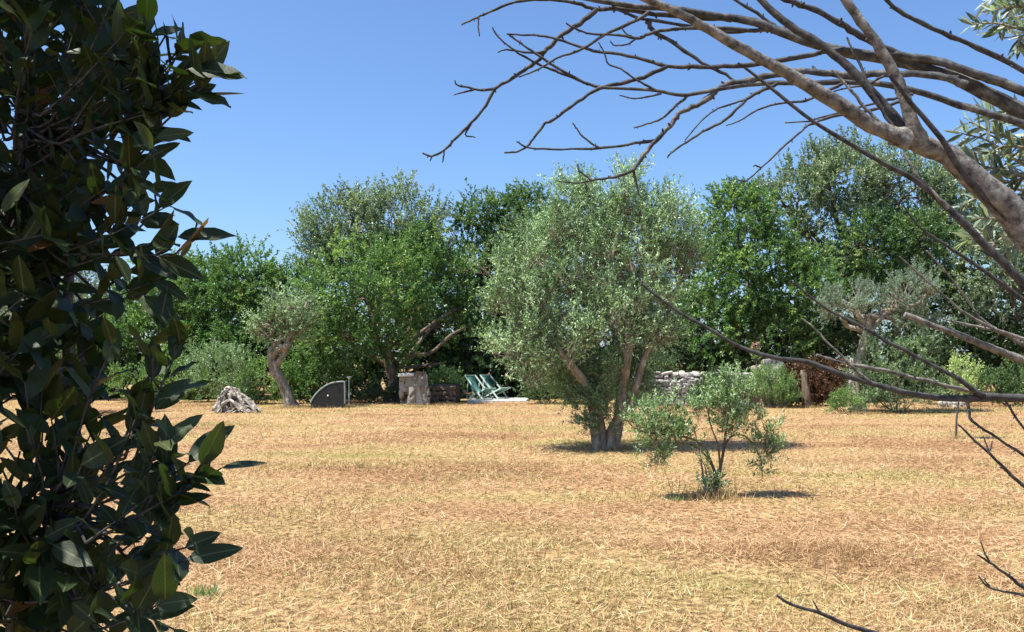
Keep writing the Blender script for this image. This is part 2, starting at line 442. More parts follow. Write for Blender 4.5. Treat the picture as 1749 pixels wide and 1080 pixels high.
# straw: cut stalks lying about plus stubble, thinning with distance from where one stands
def strew():
    zones = [((-7, 7), (3.6, 8.0), 3300), ((-12, 12), (8.0, 14.0), 1000), ((-18, 18), (14.0, 22.0), 340), ((-28, 28), (22.0, 33.5), 120)]
    b = MB()
    for (x0, x1), (y0, y1), dens in zones:
        n = int((x1 - x0) * (y1 - y0) * dens)
        x = rng.uniform(x0, x1, n); y = rng.uniform(y0, y1, n)
        patch = fnoise(x / 1.3 + 20, y / 0.8 + 11)
        keep = rng.random(n) < np.clip(0.45 + 1.8 * (patch - 0.35), 0.3, 1)
        x, y, patch = x[keep], y[keep], patch[keep]; n = len(x)
        z = gh(x, y) - 0.004
        far = np.clip((y - 4) / 25, 0, 1)
        green = fnoise(x / 2.6 + 3, y / 1.5 + 40)
        lying = rng.random(n) < np.where(green > 0.55, 0.45, 0.72)
        az = rng.uniform(0, 2 * math.pi, n)
        tilt = np.where(lying, rng.uniform(0.02, 0.45, n), rng.uniform(0.6, 1.5, n))
        L = np.where(lying, rng.uniform(0.04, 0.15, n), rng.uniform(0.03, 0.085, n)) * (1 + 0.3 * far)
        W = rng.uniform(0.0024, 0.0052, n) * (1 + 2.0 * far)
        d = np.stack([np.cos(az) * np.cos(tilt), np.sin(az) * np.cos(tilt), np.sin(tilt)], -1)
        nrm = nz(np.array([0, 0, 1.0]) * lying[:, None] * 1.5 + rng.normal(0, 0.6, (n, 3)))
        base = np.stack([x, y, z + np.where(lying, rng.uniform(0, 0.022, n), 0)], -1)
        tone = np.clip(rng.beta(1.0, 0.95, n) * 0.8 + (fnoise(x / 2.2 + 50, y / 1.2 + 31) - 0.55) * 0.7, 0.02, 0.8)
        gm = rng.random(n) < np.clip((green - 0.47) * 3.4, 0.015, 0.6)
        tone = np.where(gm, np.where(lying, rng.uniform(0.78, 0.90, n), rng.uniform(0.82, 1.0, n)), tone)
        sd_ = nz(np.cross(d, nrm)) * (W * 0.7)[:, None]
        V = np.stack([base + sd_, base - sd_, base + d * L[:, None]], 1).reshape(-1, 3)
        b.tris(V, np.arange(n * 3).reshape(-1, 3), tone)
    # taller unmown fringe where the mower cannot reach
    spots = [(G(1035, 765), 0.45, 0.35, 900), (G(1217, 852), 0.3, 0.25, 500), (G(402, 700), 0.8, 0.5, 700), (G(500, 697), 0.45, 0.4, 500), (G(560, 697), 0.75, 0.12, 400), (G(715, 697), 0.6, 0.15, 350),
             (G(760, 694), 0.8, 0.2, 300), (G(1200, 697), 2.2, 0.2, 900), (G(1375, 696), 0.8, 0.2, 400), (G(1470, 708), 0.7, 0.4, 500), (G(1634, 750), 0.2, 0.15, 150), (G(310, 694), 2.5, 0.5, 900), (G(1700, 700), 2.5, 0.5, 900)]
    for c, rx, ry, n in spots:
        x = c[0] + rng.normal(0, rx * 0.6, n); y = c[1] + rng.normal(0, ry * 0.6, n)
        az = rng.uniform(0, 2 * math.pi, n); tilt = rng.uniform(0.7, 1.5, n)
        L = rng.uniform(0.06, 0.2, n)
        d = np.stack([np.cos(az) * np.cos(tilt), np.sin(az) * np.cos(tilt), np.sin(tilt)], -1)
        base = np.stack([x, y, gh(x, y) - 0.005], -1)
        s_ = nz(np.cross(d, nz(rng.normal(0, 1, (n, 3))))) * 0.005
        V = np.stack([base + s_, base - s_, base + d * L[:, None]], 1).reshape(-1, 3)
        b.tris(V, np.arange(n * 3).reshape(-1, 3), np.where(rng.random(n) < 0.3, rng.uniform(0.84, 1.0, n), rng.uniform(0.1, 0.75, n)))
    o = link('dry_grass', b.mesh('dry_grass'), M['straw'])
    o['kind'] = 'stuff'
    tag(o, 'short mown straw coloured dry grass covering the field', 'grass')


strew()


# ------------------------------------------------------------------ trees
def rand_dirs(n):
    return nz(rng.normal(0, 1, (n, 3)))


def foliage(mb, tmb, centers, outs, crad, twigs, tlen, leaves, L, W, up=0.35, wild=0.7, ctone=None, spread=0.75,
            tone=(0.1, 0.8), nup=0.6, twig_r=0.006, droop=0.0, twig_frac=1.0):
    C = len(centers)
    T = C * twigs
    ci = np.repeat(np.arange(C), twigs)
    cr = np.broadcast_to(crad, (C,))[ci]
    off = rand_dirs(T) * (rng.random(T) ** 0.5 * cr * spread)[:, None]
    base = centers[ci] + off
    d = nz(outs[ci] * 0.6 + UP * up + rand_dirs(T) * wild + nz(off) * 0.4)
    ln = tlen * rng.uniform(0.55, 1.35, T)
    N = T * leaves
    ti = np.repeat(np.arange(T), leaves)
    t = rng.uniform(0.08, 1.0, N)
    pos = base[ti] + d[ti] * (ln[ti] * t)[:, None]
    pos[:, 2] -= droop * (t * ln[ti]) ** 2
    ld = nz(d[ti] * 0.65 + rand_dirs(N) * 0.8 + UP * 0.1)
    nr = nz(UP * nup + rand_dirs(N) * 0.75)
    ct = np.zeros(C) if ctone is None else ctone
    tn = np.clip(rng.uniform(tone[0], tone[1], N) + ct[ci][ti], 0, 1)
    leaf_quads(mb, pos, ld, nr, L * rng.uniform(0.65, 1.25, N), W * rng.uniform(0.7, 1.25, N), tn)
    if tmb is not None and twig_frac > 0:
        k = rng.random(T) < twig_frac
        a, e = base[k] - d[k] * 0.15, base[k] + d[k] * (ln[k] * 0.9)[:, None]
        e[:, 2] -= droop * (ln[k] * 0.9) ** 2
        u = nz(np.cross(d[k], rand_dirs(k.sum()))); w = np.cross(d[k], u)
        r = twig_r
        V = np.stack([a + u * r, a - u * 0.5 * r + w * 0.87 * r, a - u * 0.5 * r - w * 0.87 * r, e], 1).reshape(-1, 3)
        kk = np.arange(k.sum())[:, None] * 4
        f = np.concatenate([kk + np.array([[0, 1, 3]]), kk + np.array([[1, 2, 3]]), kk + np.array([[2, 0, 3]])])
        tmb.tris(V, f)


def lobe_clusters(lobes, n, back=0.45, shell=(0.55, 1.0), under=0.5):
    """cluster centres spread over the shells of several ellipsoids (centre, radii)"""
    C = np.array([l[0] for l in lobes]); R = np.array([l[1] for l in lobes])
    w = (R[:, 0] * R[:, 2] + R[:, 0] * R[:, 1] + R[:, 1] * R[:, 2]); w = w / w.sum()
    outp, outd = [], []
    tries = 0
    while len(outp) < n and tries < n * 30:
        tries += 1
        k = rng.choice(len(lobes), p=w)
        d = rand_dirs(1)[0]
        if d[1] > 0.25 and rng.random() > back:
            continue
        if d[2] < -0.35 and rng.random() > under:
            continue
        s = rng.uniform(*shell) ** 0.7
        p = C[k] + d * R[k] * s
        inside = False
        for m_ in range(len(lobes)):
            if m_ != k and np.sum(((p - C[m_]) / R[m_]) ** 2) < 0.36:
                inside = True
        if inside or p[2] < 0.1:
            continue
        outp.append(p); outd.append(nz(d / R[k]))
    return np.array(outp), np.array(outd)


def px_lobes(spec, d):
    """(px, py, half width px, half height px, depth offset m, depth radius m)"""
    out = []
    for (px, py, rx, ry, dy, ry_m) in spec:
        s = (d + dy) / F_PX
        out.append((P(px, py, d + dy), np.array([rx * s, ry_m, ry * s])))
    return out


def limb(mb, a, b_, r0, r1, bend=0.15, sides=7, n=6, rough=0.25, lift=0.0):
    a = np.asarray(a, float); b_ = np.asarray(b_, float)
    ln = np.linalg.norm(b_ - a)
    m1 = a + (b_ - a) * 0.35 + rand_dirs(1)[0] * ln * bend + UP * ln * lift
    m2 = a + (b_ - a) * 0.7 + rand_dirs(1)[0] * ln * bend * 0.8 + UP * ln * lift * 0.6
    pts = smooth_line([a, m1, m2, b_], n)
    mb.tube(pts, np.linspace(r0, r1, len(pts)), sides, rough, seed=rng.uniform(0, 30))
    return pts


def tree(name, label, cat, d, base_px, trunk_px, r0, lobes, n_cl, leaf, lmat, bmat, twigs=9, leaves=12, tlen=0.5, crad=0.5,
         L=0.11, W=0.055, n_limbs=7, group=None, up=0.35, wild=0.7, cvar=0.2, back=0.3, shell=(0.35, 1.0), twig_frac=0.15, under=0.5,
         droop=0.0, nup=0.85, twig_r=0.008, spread=0.75, tone=(0.1, 0.8), more=1.08):
    base = P(base_px, HORIZON, d); base[2] = float(gh(base[0], base[1])) - 0.06
    root = thing(name, base, label, cat, group)
    tb = MB()
    tp = [base] + [P(x, y, d + (dy if len(q) > 2 else 0)) for q in trunk_px for (x, y, dy) in [(q[0], q[1], q[2] if len(q) > 2 else 0)]]
    tp = np.array(tp)
    line = smooth_line(tp, 5)
    k = len(line)
    rr = np.interp(np.linspace(0, 1, k), [0, 0.12, 1], [r0 * 1.45, r0, r0 * 0.62])
    tb.tube(line, rr, 12, 0.35, seed=rng.uniform(0, 30))
    lb = px_lobes(lobes, d)
    cc, oo = lobe_clusters(lb, int(n_cl * more), back, shell, under)
    top = line[-1]
    ends = [l[0] for l in lb]
    while len(ends) < n_limbs:
        ends.append(cc[rng.integers(len(cc))])
    nodes = []
    for e in ends[:max(n_limbs, len(lb))]:
        st = line[rng.integers(int(k * 0.6), k)]
        nodes.append(limb(tb, st, e, r0 * 0.5, r0 * 0.16, 0.12))
    allp = np.concatenate(nodes)
    for c_ in cc[rng.permutation(len(cc))[:min(len(cc), 60)]]:
        q = allp[np.argmin(np.sum((allp - c_) ** 2, 1) + rng.random(len(allp)) * 0.4)]
        limb(tb, q, c_, r0 * 0.14, r0 * 0.04, 0.12, 4, 3, 0.0)
    part('trunk', tb, M[bmat], root, True)
    fb, wb = MB(), MB()
    ct = (rng.random(len(cc)) - 0.5) * 2 * cvar
    hot = rng.random(len(cc)) < 0.12
    ct[hot] += 0.2
    foliage(fb, wb, cc, oo, crad, twigs, tlen, leaves, L, W, up, wild, ct, spread, tone, nup, twig_r, droop, twig_frac)
    part('crown', fb, M[lmat], root)
    if wb.n:
        part('twigs', wb, M[bmat], root, kind='stuff')
    return root


BG = dict(twigs=10, leaves=24, tlen=0.55, crad=0.58, L=0.128, W=0.06)

# --- wood behind the field
tree('mastic_tree', 'broad bright green tree with a dark shaded trunk behind the stone barbecue', 'tree', 33, 668,
     [(672, 660), (662, 615), (668, 570)], 0.22,
     [(625, 510, 110, 105, 0, 2.0), (705, 480, 100, 95, 4.3, 1.8), (600, 580, 80, 62, -0.3, 1.5), (760, 560, 80, 75, 4.6, 1.4), (640, 595, 85, 40, 0.6, 1.5)],
     230, None, 'f_mastic', 'bark', n_limbs=8, cvar=0.28, group='trees at the field edge', **BG)
tree('grey_tree', 'tall thin-topped grey-green tree rising behind the broad green tree', 'tree', 39, 640,
     [(640, 560), (650, 470)], 0.25,
     [(600, 400, 80, 55, 0, 1.8), (680, 385, 85, 55, 0, 2.0), (640, 450, 120, 80, 0.3, 2.2), (560, 440, 50, 45, 0, 1.5)],
     170, None, 'f_greyoak', 'bark', n_limbs=8, twigs=9, leaves=22, tlen=0.85, crad=0.55, L=0.14, W=0.06, up=0.8, wild=0.6, twig_frac=0.5, group='trees at the field edge')
tree('holm_oak', 'dark rounded evergreen tree between the deck chairs and the tall grey-green tree', 'tree', 42.5, 850,
     [(850, 560), (855, 450)], 0.28,
     [(835, 370, 58, 45, 0, 1.8), (895, 385, 62, 60, 0, 1.8), (850, 470, 100, 90, 0.2, 2.3), (840, 570, 95, 60, -0.5, 1.8)],
     200, None, 'f_oak', 'bark', n_limbs=7, group='trees at the field edge', **BG)
tree('holm_oak', 'dark evergreen tree standing hidden behind the many-stemmed olive', 'tree', 39, 1010,
     [(1010, 560), (1010, 460)], 0.26,
     [(960, 420, 85, 75, 0, 2), (1060, 440, 90, 80, 0, 2), (1000, 540, 120, 80, 0, 2), (1110, 560, 80, 70, -0.4, 1.6)],
     170, None, 'f_oak', 'bark', n_limbs=7, group='trees at the field edge', **BG)
tree('mastic_tree', 'full green tree leaning over the dry stone wall', 'tree', 35, 1290,
     [(1290, 600), (1285, 520)], 0.24,
     [(1262, 375, 55, 50, 0.3, 1.5), (1280, 460, 95, 90, 0, 2.1), (1350, 510, 80, 75, -0.2, 1.8), (1225, 530, 60, 75, 0, 1.6), (1310, 580, 95, 50, -0.6, 1.7), (1195, 590, 45, 45, -0.3, 1.2)],
     230, None, 'f_mastic', 'bark', n_limbs=8, group='trees at the field edge', **BG)
tree('grey_tree', 'biggest grey-green oak, wide domed crown behind the small pruned olives', 'tree', 40, 1470,
     [(1470, 560), (1465, 430)], 0.34,
     [(1440, 320, 95, 75, 0, 2.4), (1360, 350, 70, 60, 0, 1.8), (1540, 340, 90, 70, 0, 2.2), (1450, 400, 140, 80, 0.2, 2.6), (1610, 380, 70, 70, 0, 1.8)],
     280, None, 'f_greyoak', 'bark', n_limbs=9, twigs=10, leaves=22, tlen=0.7, crad=0.6, L=0.14, W=0.065, up=0.6, wild=0.65, twig_frac=0.4, group='trees at the field edge')
tree('holm_oak', 'dark green tree with yellowish shoots under the domed grey-green oak', 'tree', 37, 1530,
     [(1530, 600), (1530, 500)], 0.25,
     [(1500, 430, 75, 55, 0, 1.6), (1575, 420, 75, 60, 0, 1.7), (1520, 510, 100, 65, 0.3, 1.8), (1610, 520, 70, 70, 0, 1.6)],
     170, None, 'f_oak', 'bark', n_limbs=7, cvar=0.3, group='trees at the field edge', **BG)
tree('holm_oak', 'brownish green tree over the shadowy gap beside the thin staked sapling', 'tree', 35, 1720,
     [(1720, 620), (1715, 540)], 0.25,
     [(1690, 470, 70, 65, 0, 1.6), (1770, 450, 80, 80, 0, 1.8), (1720, 540, 90, 50, 0.3, 1.6), (1830, 540, 80, 70, 0, 1.7)],
     150, None, 'f_greyoak', 'bark', n_limbs=7, group='trees at the field edge', **BG)
tree('mastic_tree', 'low leafy green tree behind the grey olive bush', 'tree', 37, 430,
     [(430, 610), (425, 540)], 0.2,
     [(420, 485, 70, 55, 0, 1.6), (470, 530, 70, 70, 0, 1.6), (390, 560, 70, 65, 0, 1.6), (440, 610, 80, 55, -0.5, 1.5), (520, 590, 60, 70, 0, 1.5)],
     180, None, 'f_mastic', 'bark', n_limbs=7, group='trees at the field edge', **BG)
tree('mastic_tree', 'loose light green tree partly hidden by the dark broad-leaved shrub', 'tree', 38, 290,
     [(290, 610), (295, 540)], 0.2,
     [(290, 500, 55, 50, 0, 1.5), (340, 500, 60, 55, 0, 1.5), (250, 560, 70, 65, 0, 1.6), (330, 590, 80, 60, -0.4, 1.6)],
     170, None, 'f_bush', 'bark', n_limbs=7, group='trees at the field edge', **BG)
tree('mastic_tree', 'green tree seen only through gaps in the dark broad-leaved shrub', 'tree', 36, 60,
     [(60, 610), (60, 540)], 0.2,
     [(40, 540, 90, 80, 0, 1.8), (150, 580, 80, 70, 0, 1.6), (-80, 520, 100, 90, 0, 1.9)],
     120, None, 'f_mastic', 'bark', n_limbs=6, group='trees at the field edge', **BG)
tree('olive_tree', 'pale silvery olive glimpsed through the dark broad-leaved shrub', 'olive tree', 27, 110,
     [(112, 620), (118, 560)], 0.17,
     [(95, 480, 60, 60, 0, 1.0), (140, 500, 50, 60, 0, 0.9), (50, 530, 50, 55, 0, 0.9)],
     80, None, 'f_silver', 'olive_bark', twigs=9, leaves=22, tlen=0.5, crad=0.4, L=0.085, W=0.026, n_limbs=9, up=0.5, twig_frac=1.0)


# shady growth filling the wood's floor
def undergrowth():
    n1, n2 = 560, 850
    n = n1 + n2
    x = rng.uniform(-30, 30, n)
    y = np.concatenate([rng.uniform(36.3, 39.5, n1), rng.uniform(41, 47, n2)])
    top = np.where(x < -9.5, 4.8, 7.6)
    h = np.concatenate([0.05 + rng.random(n1) ** 1.3 * 2.2, 0.3 + rng.random(n2) * top[n1:]])
    cc = np.stack([x, y, h], -1)
    oo = nz(np.array([0, -1.0, 0.3]) + rng.normal(0, 0.4, (n, 3)))
    b = MB()
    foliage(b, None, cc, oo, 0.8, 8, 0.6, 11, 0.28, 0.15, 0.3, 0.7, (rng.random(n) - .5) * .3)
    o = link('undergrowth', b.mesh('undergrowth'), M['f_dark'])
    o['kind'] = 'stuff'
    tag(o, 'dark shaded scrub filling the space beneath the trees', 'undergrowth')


undergrowth()


def bush(name, label, d, lobes, n_cl, lmat, cat='bush', bmat='bark', twigs=9, leaves=16, tlen=0.35, crad=0.25, L=0.07, W=0.03, up=0.6, wild=0.6,
         group=None, cvar=0.15, stems=6, stem_r=0.018, tone=(0.1, 0.8), twig_frac=0.3, spread=0.75, twig_r=0.005, under=0.8):
    lb = px_lobes(lobes, d)
    c0 = np.mean([l[0] for l in lb], 0)
    base = np.array([c0[0], c0[1], 0.0]); base[2] = float(gh(base[0], base[1])) - 0.03
    root = thing(name, base, label, cat, group)
    cc, oo = lobe_clusters(lb, n_cl, 0.5, (0.35, 1.0), under)
    sb = MB()
    for k in range(stems):
        e = cc[rng.integers(len(cc))]
        st = base + np.array([rng.normal(0, 0.08), rng.normal(0, 0.08), 0])
        limb(sb, st, e, stem_r, stem_r * 0.35, 0.12, 5, 3, 0.0)
    fb = MB()
    foliage(fb, sb, cc, oo, crad, twigs, tlen, leaves, L, W, up, wild, (rng.random(len(cc)) - .5) * 2 * cvar, spread, tone, 0.6, twig_r, 0.0, twig_frac)
    part('stems', sb, M[bmat], root, True, kind='stuff')
    part('foliage', fb, M[lmat], root)
    return root


# --- bushes along the edge of the field
bush('olive_bush', 'dome-shaped grey-green olive bush behind the bleached stump', 32, [(375, 638, 52, 50, 0, 1.0), (405, 655, 38, 38, 0, 0.8)], 70, 'f_olive', leaves=20, L=0.085, W=0.026, crad=0.3, tlen=0.45)
bush('bush', 'low yellow-green bush against the twisted olive trunk', 32.5, [(455, 655, 38, 40, 0, 0.7), (430, 672, 30, 22, 0, 0.5)], 45, 'f_bush', crad=0.28, leaves=22, tone=(0.3, 1.0))
bush('bush', 'weedy green bush filling the hedge gap near the bleached stump', 34, [(290, 655, 60, 38, 0, 0.9), (230, 665, 50, 30, 0, 0.8), (335, 675, 30, 20, 0, 0.6)], 70, 'f_bush', crad=0.32, leaves=24, tlen=0.4, L=0.09, W=0.04)
bush('bush', 'leafy green bush between the twisted olive trunk and the dark board', 33, [(540, 645, 45, 48, 0, 0.8), (515, 660, 30, 32, -.3, 0.6)], 60, 'f_mastic', crad=0.32, leaves=24, tlen=0.4, L=0.09, W=0.045)
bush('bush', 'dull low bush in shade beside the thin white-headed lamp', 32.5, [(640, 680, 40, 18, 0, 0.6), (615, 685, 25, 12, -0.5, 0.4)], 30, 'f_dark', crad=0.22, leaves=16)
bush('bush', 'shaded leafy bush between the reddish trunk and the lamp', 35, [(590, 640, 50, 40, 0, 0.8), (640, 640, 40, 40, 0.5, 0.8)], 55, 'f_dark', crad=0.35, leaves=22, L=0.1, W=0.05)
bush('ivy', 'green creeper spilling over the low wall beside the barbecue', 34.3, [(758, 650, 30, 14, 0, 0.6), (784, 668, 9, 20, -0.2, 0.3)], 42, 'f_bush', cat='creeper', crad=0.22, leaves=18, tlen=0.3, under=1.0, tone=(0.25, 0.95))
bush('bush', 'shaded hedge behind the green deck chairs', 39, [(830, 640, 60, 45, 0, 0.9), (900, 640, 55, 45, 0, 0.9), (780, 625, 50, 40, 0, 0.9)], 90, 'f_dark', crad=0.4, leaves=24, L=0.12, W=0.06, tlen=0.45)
bush('bush', 'dark brownish bush beside the pale paving', 32.8, [(950, 655, 42, 42, 0, 0.8), (925, 670, 25, 25, 0, 0.6)], 60, 'f_oak', crad=0.28, leaves=20)
bush('bush', 'dark leafy bush at the olive-side end of the dry stone wall', 31.5, [(1080, 655, 40, 42, 0, 0.8), (1120, 625, 30, 26, 2.2, 0.6)], 60, 'f_oak', crad=0.3, leaves=20)
bush('rosemary_bush', 'round upright green bush in front of the broken wall end', 30.2, [(1312, 672, 40, 34, 0, 0.7), (1330, 682, 25, 24, 0, 0.5)], 75, 'f_bush', L=0.075, W=0.016, leaves=26, up=1.3, wild=0.4, crad=0.22, tlen=0.38, twig_frac=0.8)
bush('rosemary_bush', 'darker upright green bush at the foot of the dry stone wall', 30.6, [(1232, 672, 34, 30, 0, 0.6), (1208, 682, 22, 18, 0, 0.5)], 65, 'f_dark', L=0.075, W=0.018, leaves=24, up=1.2, wild=0.4, crad=0.22, tlen=0.36, tone=(0.3, 1.0))
bush('dry_hedge', 'rusty brown withered hedge between the grey posts', 31.0, [(1405, 662, 48, 38, 0, 0.5), (1355, 660, 24, 34, 0.2, 0.4), (1440, 650, 25, 30, 0, 0.5)], 95, 'f_brown', cat='hedge', crad=0.26, leaves=24, tlen=0.3, L=0.07, W=0.035, cvar=0.1)
bush('bush', 'small bright green clump beside the pruned olive trunk', 26.5, [(1443, 692, 24, 20, 0, 0.4)], 28, 'f_bush', crad=0.16, leaves=20, tlen=0.24, L=0.05, W=0.022)
bush('olive_bush', 'tangle of grey-green suckers around the pruned olive trunk', 27.0, [(1510, 630, 60, 55, 0.3, 0.9), (1545, 665, 50, 42, 0.3, 0.8), (1565, 600, 38, 38, 0.5, 0.7), (1490, 680, 38, 28, 0.2, 0.6)], 120, 'f_olive', crad=0.24, leaves=22, tlen=0.36, L=0.07, W=0.022, cvar=0.2)
bush('hedge', 'low dark hedge behind the thin staked sapling', 31.0, [(1690, 665, 60, 28, 0, 0.7), (1760, 655, 60, 34, 0, 0.7), (1830, 660, 50, 34, 0, .7), (1620, 672, 35, 20, 1.0, 0.6)], 110, 'f_oak', cat='hedge', crad=0.28, leaves=22, tlen=0.35, L=0.08, W=0.036)
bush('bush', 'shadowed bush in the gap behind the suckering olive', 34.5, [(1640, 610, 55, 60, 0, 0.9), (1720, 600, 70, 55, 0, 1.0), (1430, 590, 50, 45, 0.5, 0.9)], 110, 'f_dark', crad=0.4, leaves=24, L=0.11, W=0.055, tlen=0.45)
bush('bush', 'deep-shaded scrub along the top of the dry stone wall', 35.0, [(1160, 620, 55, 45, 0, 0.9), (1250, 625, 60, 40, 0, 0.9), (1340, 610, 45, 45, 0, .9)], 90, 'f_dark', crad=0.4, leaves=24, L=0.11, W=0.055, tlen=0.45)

# --- twisted olive with stubby pruned arm
tr = tree('olive_tree', 'leaning olive with a twisted bare trunk and thin crown beside the dark board', 'olive tree', 30.3, 500,
          [(490, 672), (477, 645), (466, 620), (462, 600)], 0.21,
          [(470, 560, 40, 38, 0, 0.8), (520, 555, 38, 38, 0, 0.7), (495, 525, 40, 34, 0, 0.8)],
          62, None, 'f_olive', 'olive_bark', twigs=9, leaves=20, tlen=0.4, crad=0.3, L=0.08, W=0.024, n_limbs=6, twig_frac=0.8, cvar=0.2)
b = MB()
b.tube(smooth_line([P(463, 612, 30.3), P(472, 600, 30.2), P(485, 594, 30.1), P(493, 586, 30.1), P(489, 580, 30.2)], 5), np.linspace(0.14, 0.085, 21), 10, 0.4, seed=4)
part('pruned_arm', b, M['olive_bark'], tr, True)
b = MB()
b.tube(smooth_line([P(492, 585, 30.1), P(482, 578, 30.2), P(473, 583, 30.2), P(468, 590, 30.2)], 4), np.linspace(0.07, 0.03, 13), 8, 0.3, seed=9)
part('pruned_arm', b, M['olive_bark'], tr, True)

# --- pruned olive with two puffs of foliage
tr = tree('olive_tree', 'pruned olive with pale trunk and two silvery puffs of foliage', 'olive tree', 27.4, 1466,
          [(1464, 660), (1470, 610), (1480, 565), (1484, 540)], 0.2,
          [(1440, 512, 44, 38, 0, 0.8), (1548, 508, 52, 46, 0.2, 0.9), (1560, 550, 40, 30, 0.3, 0.7), (1410, 530, 22, 20, 0, 0.4)],
          80, None, 'f_silver', 'olive_bark', twigs=10, leaves=24, tlen=0.32, crad=0.26, L=0.07, W=0.022, n_limbs=6, twig_frac=0.6, cvar=0.12, up=0.7, tone=(0.1, 0.7))


# --- the many-stemmed olive in the field
def main_olive():
    D = 16.1
    base = G(1035, 765); base[2] = float(gh(base[0], base[1])) - 0.04
    root = thing('olive_tree', base, 'large many-stemmed olive tree standing alone in the dry field', 'olive tree')
    s = D / F_PX

    def stem(pts, w0, w1, seed):
        b_ = MB()
        line = smooth_line([P(x, y, D + dy) for x, y, dy in pts], 5)
        b_.tube(line, np.linspace(w0 * s / 2, w1 * s / 2, len(line)), 11, 0.3, seed=seed)
        return b_, line
    lines = []
    b1, l1 = stem([(1026, 772, 0), (1020, 735, 0), (1014, 690, 0), (1006, 640, 0.1), (1000, 590, 0.2), (985, 530, 0.2), (965, 470, 0.3)], 29, 10, 2)
    b2, l2 = stem([(1040, 772, 0), (1050, 735, 0), (1060, 705, -0.1), (1062, 670, -0.1), (1075, 610, 0), (1082, 550, 0.1), (1090, 480, 0.2)], 27, 10, 7)
    b3, l3 = stem([(1062, 715, -0.1), (1078, 690, -0.2), (1088, 655, -0.3), (1096, 625, -0.3), (1110, 590, -0.3), (1135, 540, -0.2), (1160, 480, 0)], 15, 6, 11)
    b4, l4 = stem([(1014, 690, 0), (995, 650, -0.3), (965, 610, -0.5), (930, 570, -0.5), (890, 520, -0.4)], 16, 6, 13)
    b5, l5 = stem([(1062, 670, -0.1), (1070, 620, -0.4), (1074, 575, -0.5), (1066, 520, -0.4), (1055, 440, -0.2), (1060, 360, 0)], 17, 6, 17)
    b6, l6 = stem([(1006, 640, 0.1), (1010, 580, 0.4), (1020, 500, 0.6), (1010, 420, 0.6)], 17, 6, 19)
    for b_ in (b1, b2):
        part('trunk', b_, M['olive_bark'], root, True)
    for b_ in (b3, b4, b5, b6):
        part('limb', b_, M['olive_bark'], root, True)
    lobes = px_lobes([(905, 455, 62, 52, 0, 0.8), (960, 400, 60, 50, 0.2, 0.8), (1020, 370, 50, 45, 0.3, 0.7), (1062, 335, 36, 44, 0.1, 0.45), (1072, 400, 55, 60, 0, 0.8),
                      (1128, 375, 34, 48, 0, 0.45), (1165, 395, 26, 52, 0.2, 0.35), (1150, 455, 50, 48, 0, 0.7), (868, 520, 44, 48, -0.1, 0.6), (930, 530, 62, 50, -0.3, 0.8),
                      (1010, 470, 62, 60, -0.3, 0.9), (1095, 490, 62, 60, -0.2, 0.8), (890, 590, 46, 42, -0.2, 0.6), (960, 600, 55, 46, -0.4, 0.6), (1030, 560, 55, 50, -0.3, 0.7),
                      (1120, 565, 42, 42, -0.1, 0.6), (905, 640, 28, 28, -0.2, 0.4), (985, 330, 22, 30, 0.4, 0.3), (1190, 440, 22, 40, 0.1, 0.35), (1060, 300, 16, 26, 0.1, 0.2), (845, 470, 22, 34, 0, 0.3)], D)
    cc, oo = lobe_clusters(lobes, 350, 0.5, (0.2, 1.05), 0.8)
    bl = MB()
    allp = np.concatenate([l1[8:], l2[8:], l3[5:], l4[5:], l5, l6])
    for c_ in cc[:170]:
        q = allp[np.argmin(np.sum((allp - c_) ** 2, 1) + rng.random(len(allp)) * 0.1)]
        limb(bl, q, c_, 0.02, 0.006, 0.1, 5, 3, 0.0)
    part('branches', bl, M['olive_bark'], root, True, kind='stuff')
    fb, wb = MB(), MB()
    ct = (rng.random(len(cc)) - .5) * 0.5
    foliage(fb, wb, cc, oo, 0.17, 11, 0.48, 22, 0.066, 0.018, 0.95, 0.6, ct, 0.8, (0.05, 0.95), 0.6, 0.005, 0.25, 0.9)
    # suckers round the foot
    sl = px_lobes([(1003, 705, 22, 45, -0.1, 0.3), (1030, 690, 22, 45, -0.25, 0.25), (1040, 640, 35, 40, -0.1, 0.4), (1095, 655, 22, 40, 0, 0.3), (980, 650, 30, 45, 0, 0.4), (1000, 735, 12, 18, -0.1, 0.2)], D)
    c2, o2 = lobe_clusters(sl, 100, 0.5, (0.2, 1.0), 1.0)
    foliage(fb, wb, c2, o2, 0.12, 9, 0.26, 20, 0.055, 0.017, 0.7, 0.6, (rng.random(len(c2)) - .5) * .2 - 0.05, 0.8, (0.05, 0.8), 0.35, 0.003, 0.0, 0.9)
    part('crown', fb, M['f_olive'], root)
    part('twigs', wb, M['olive_bark'], root, kind='stuff')


main_olive()


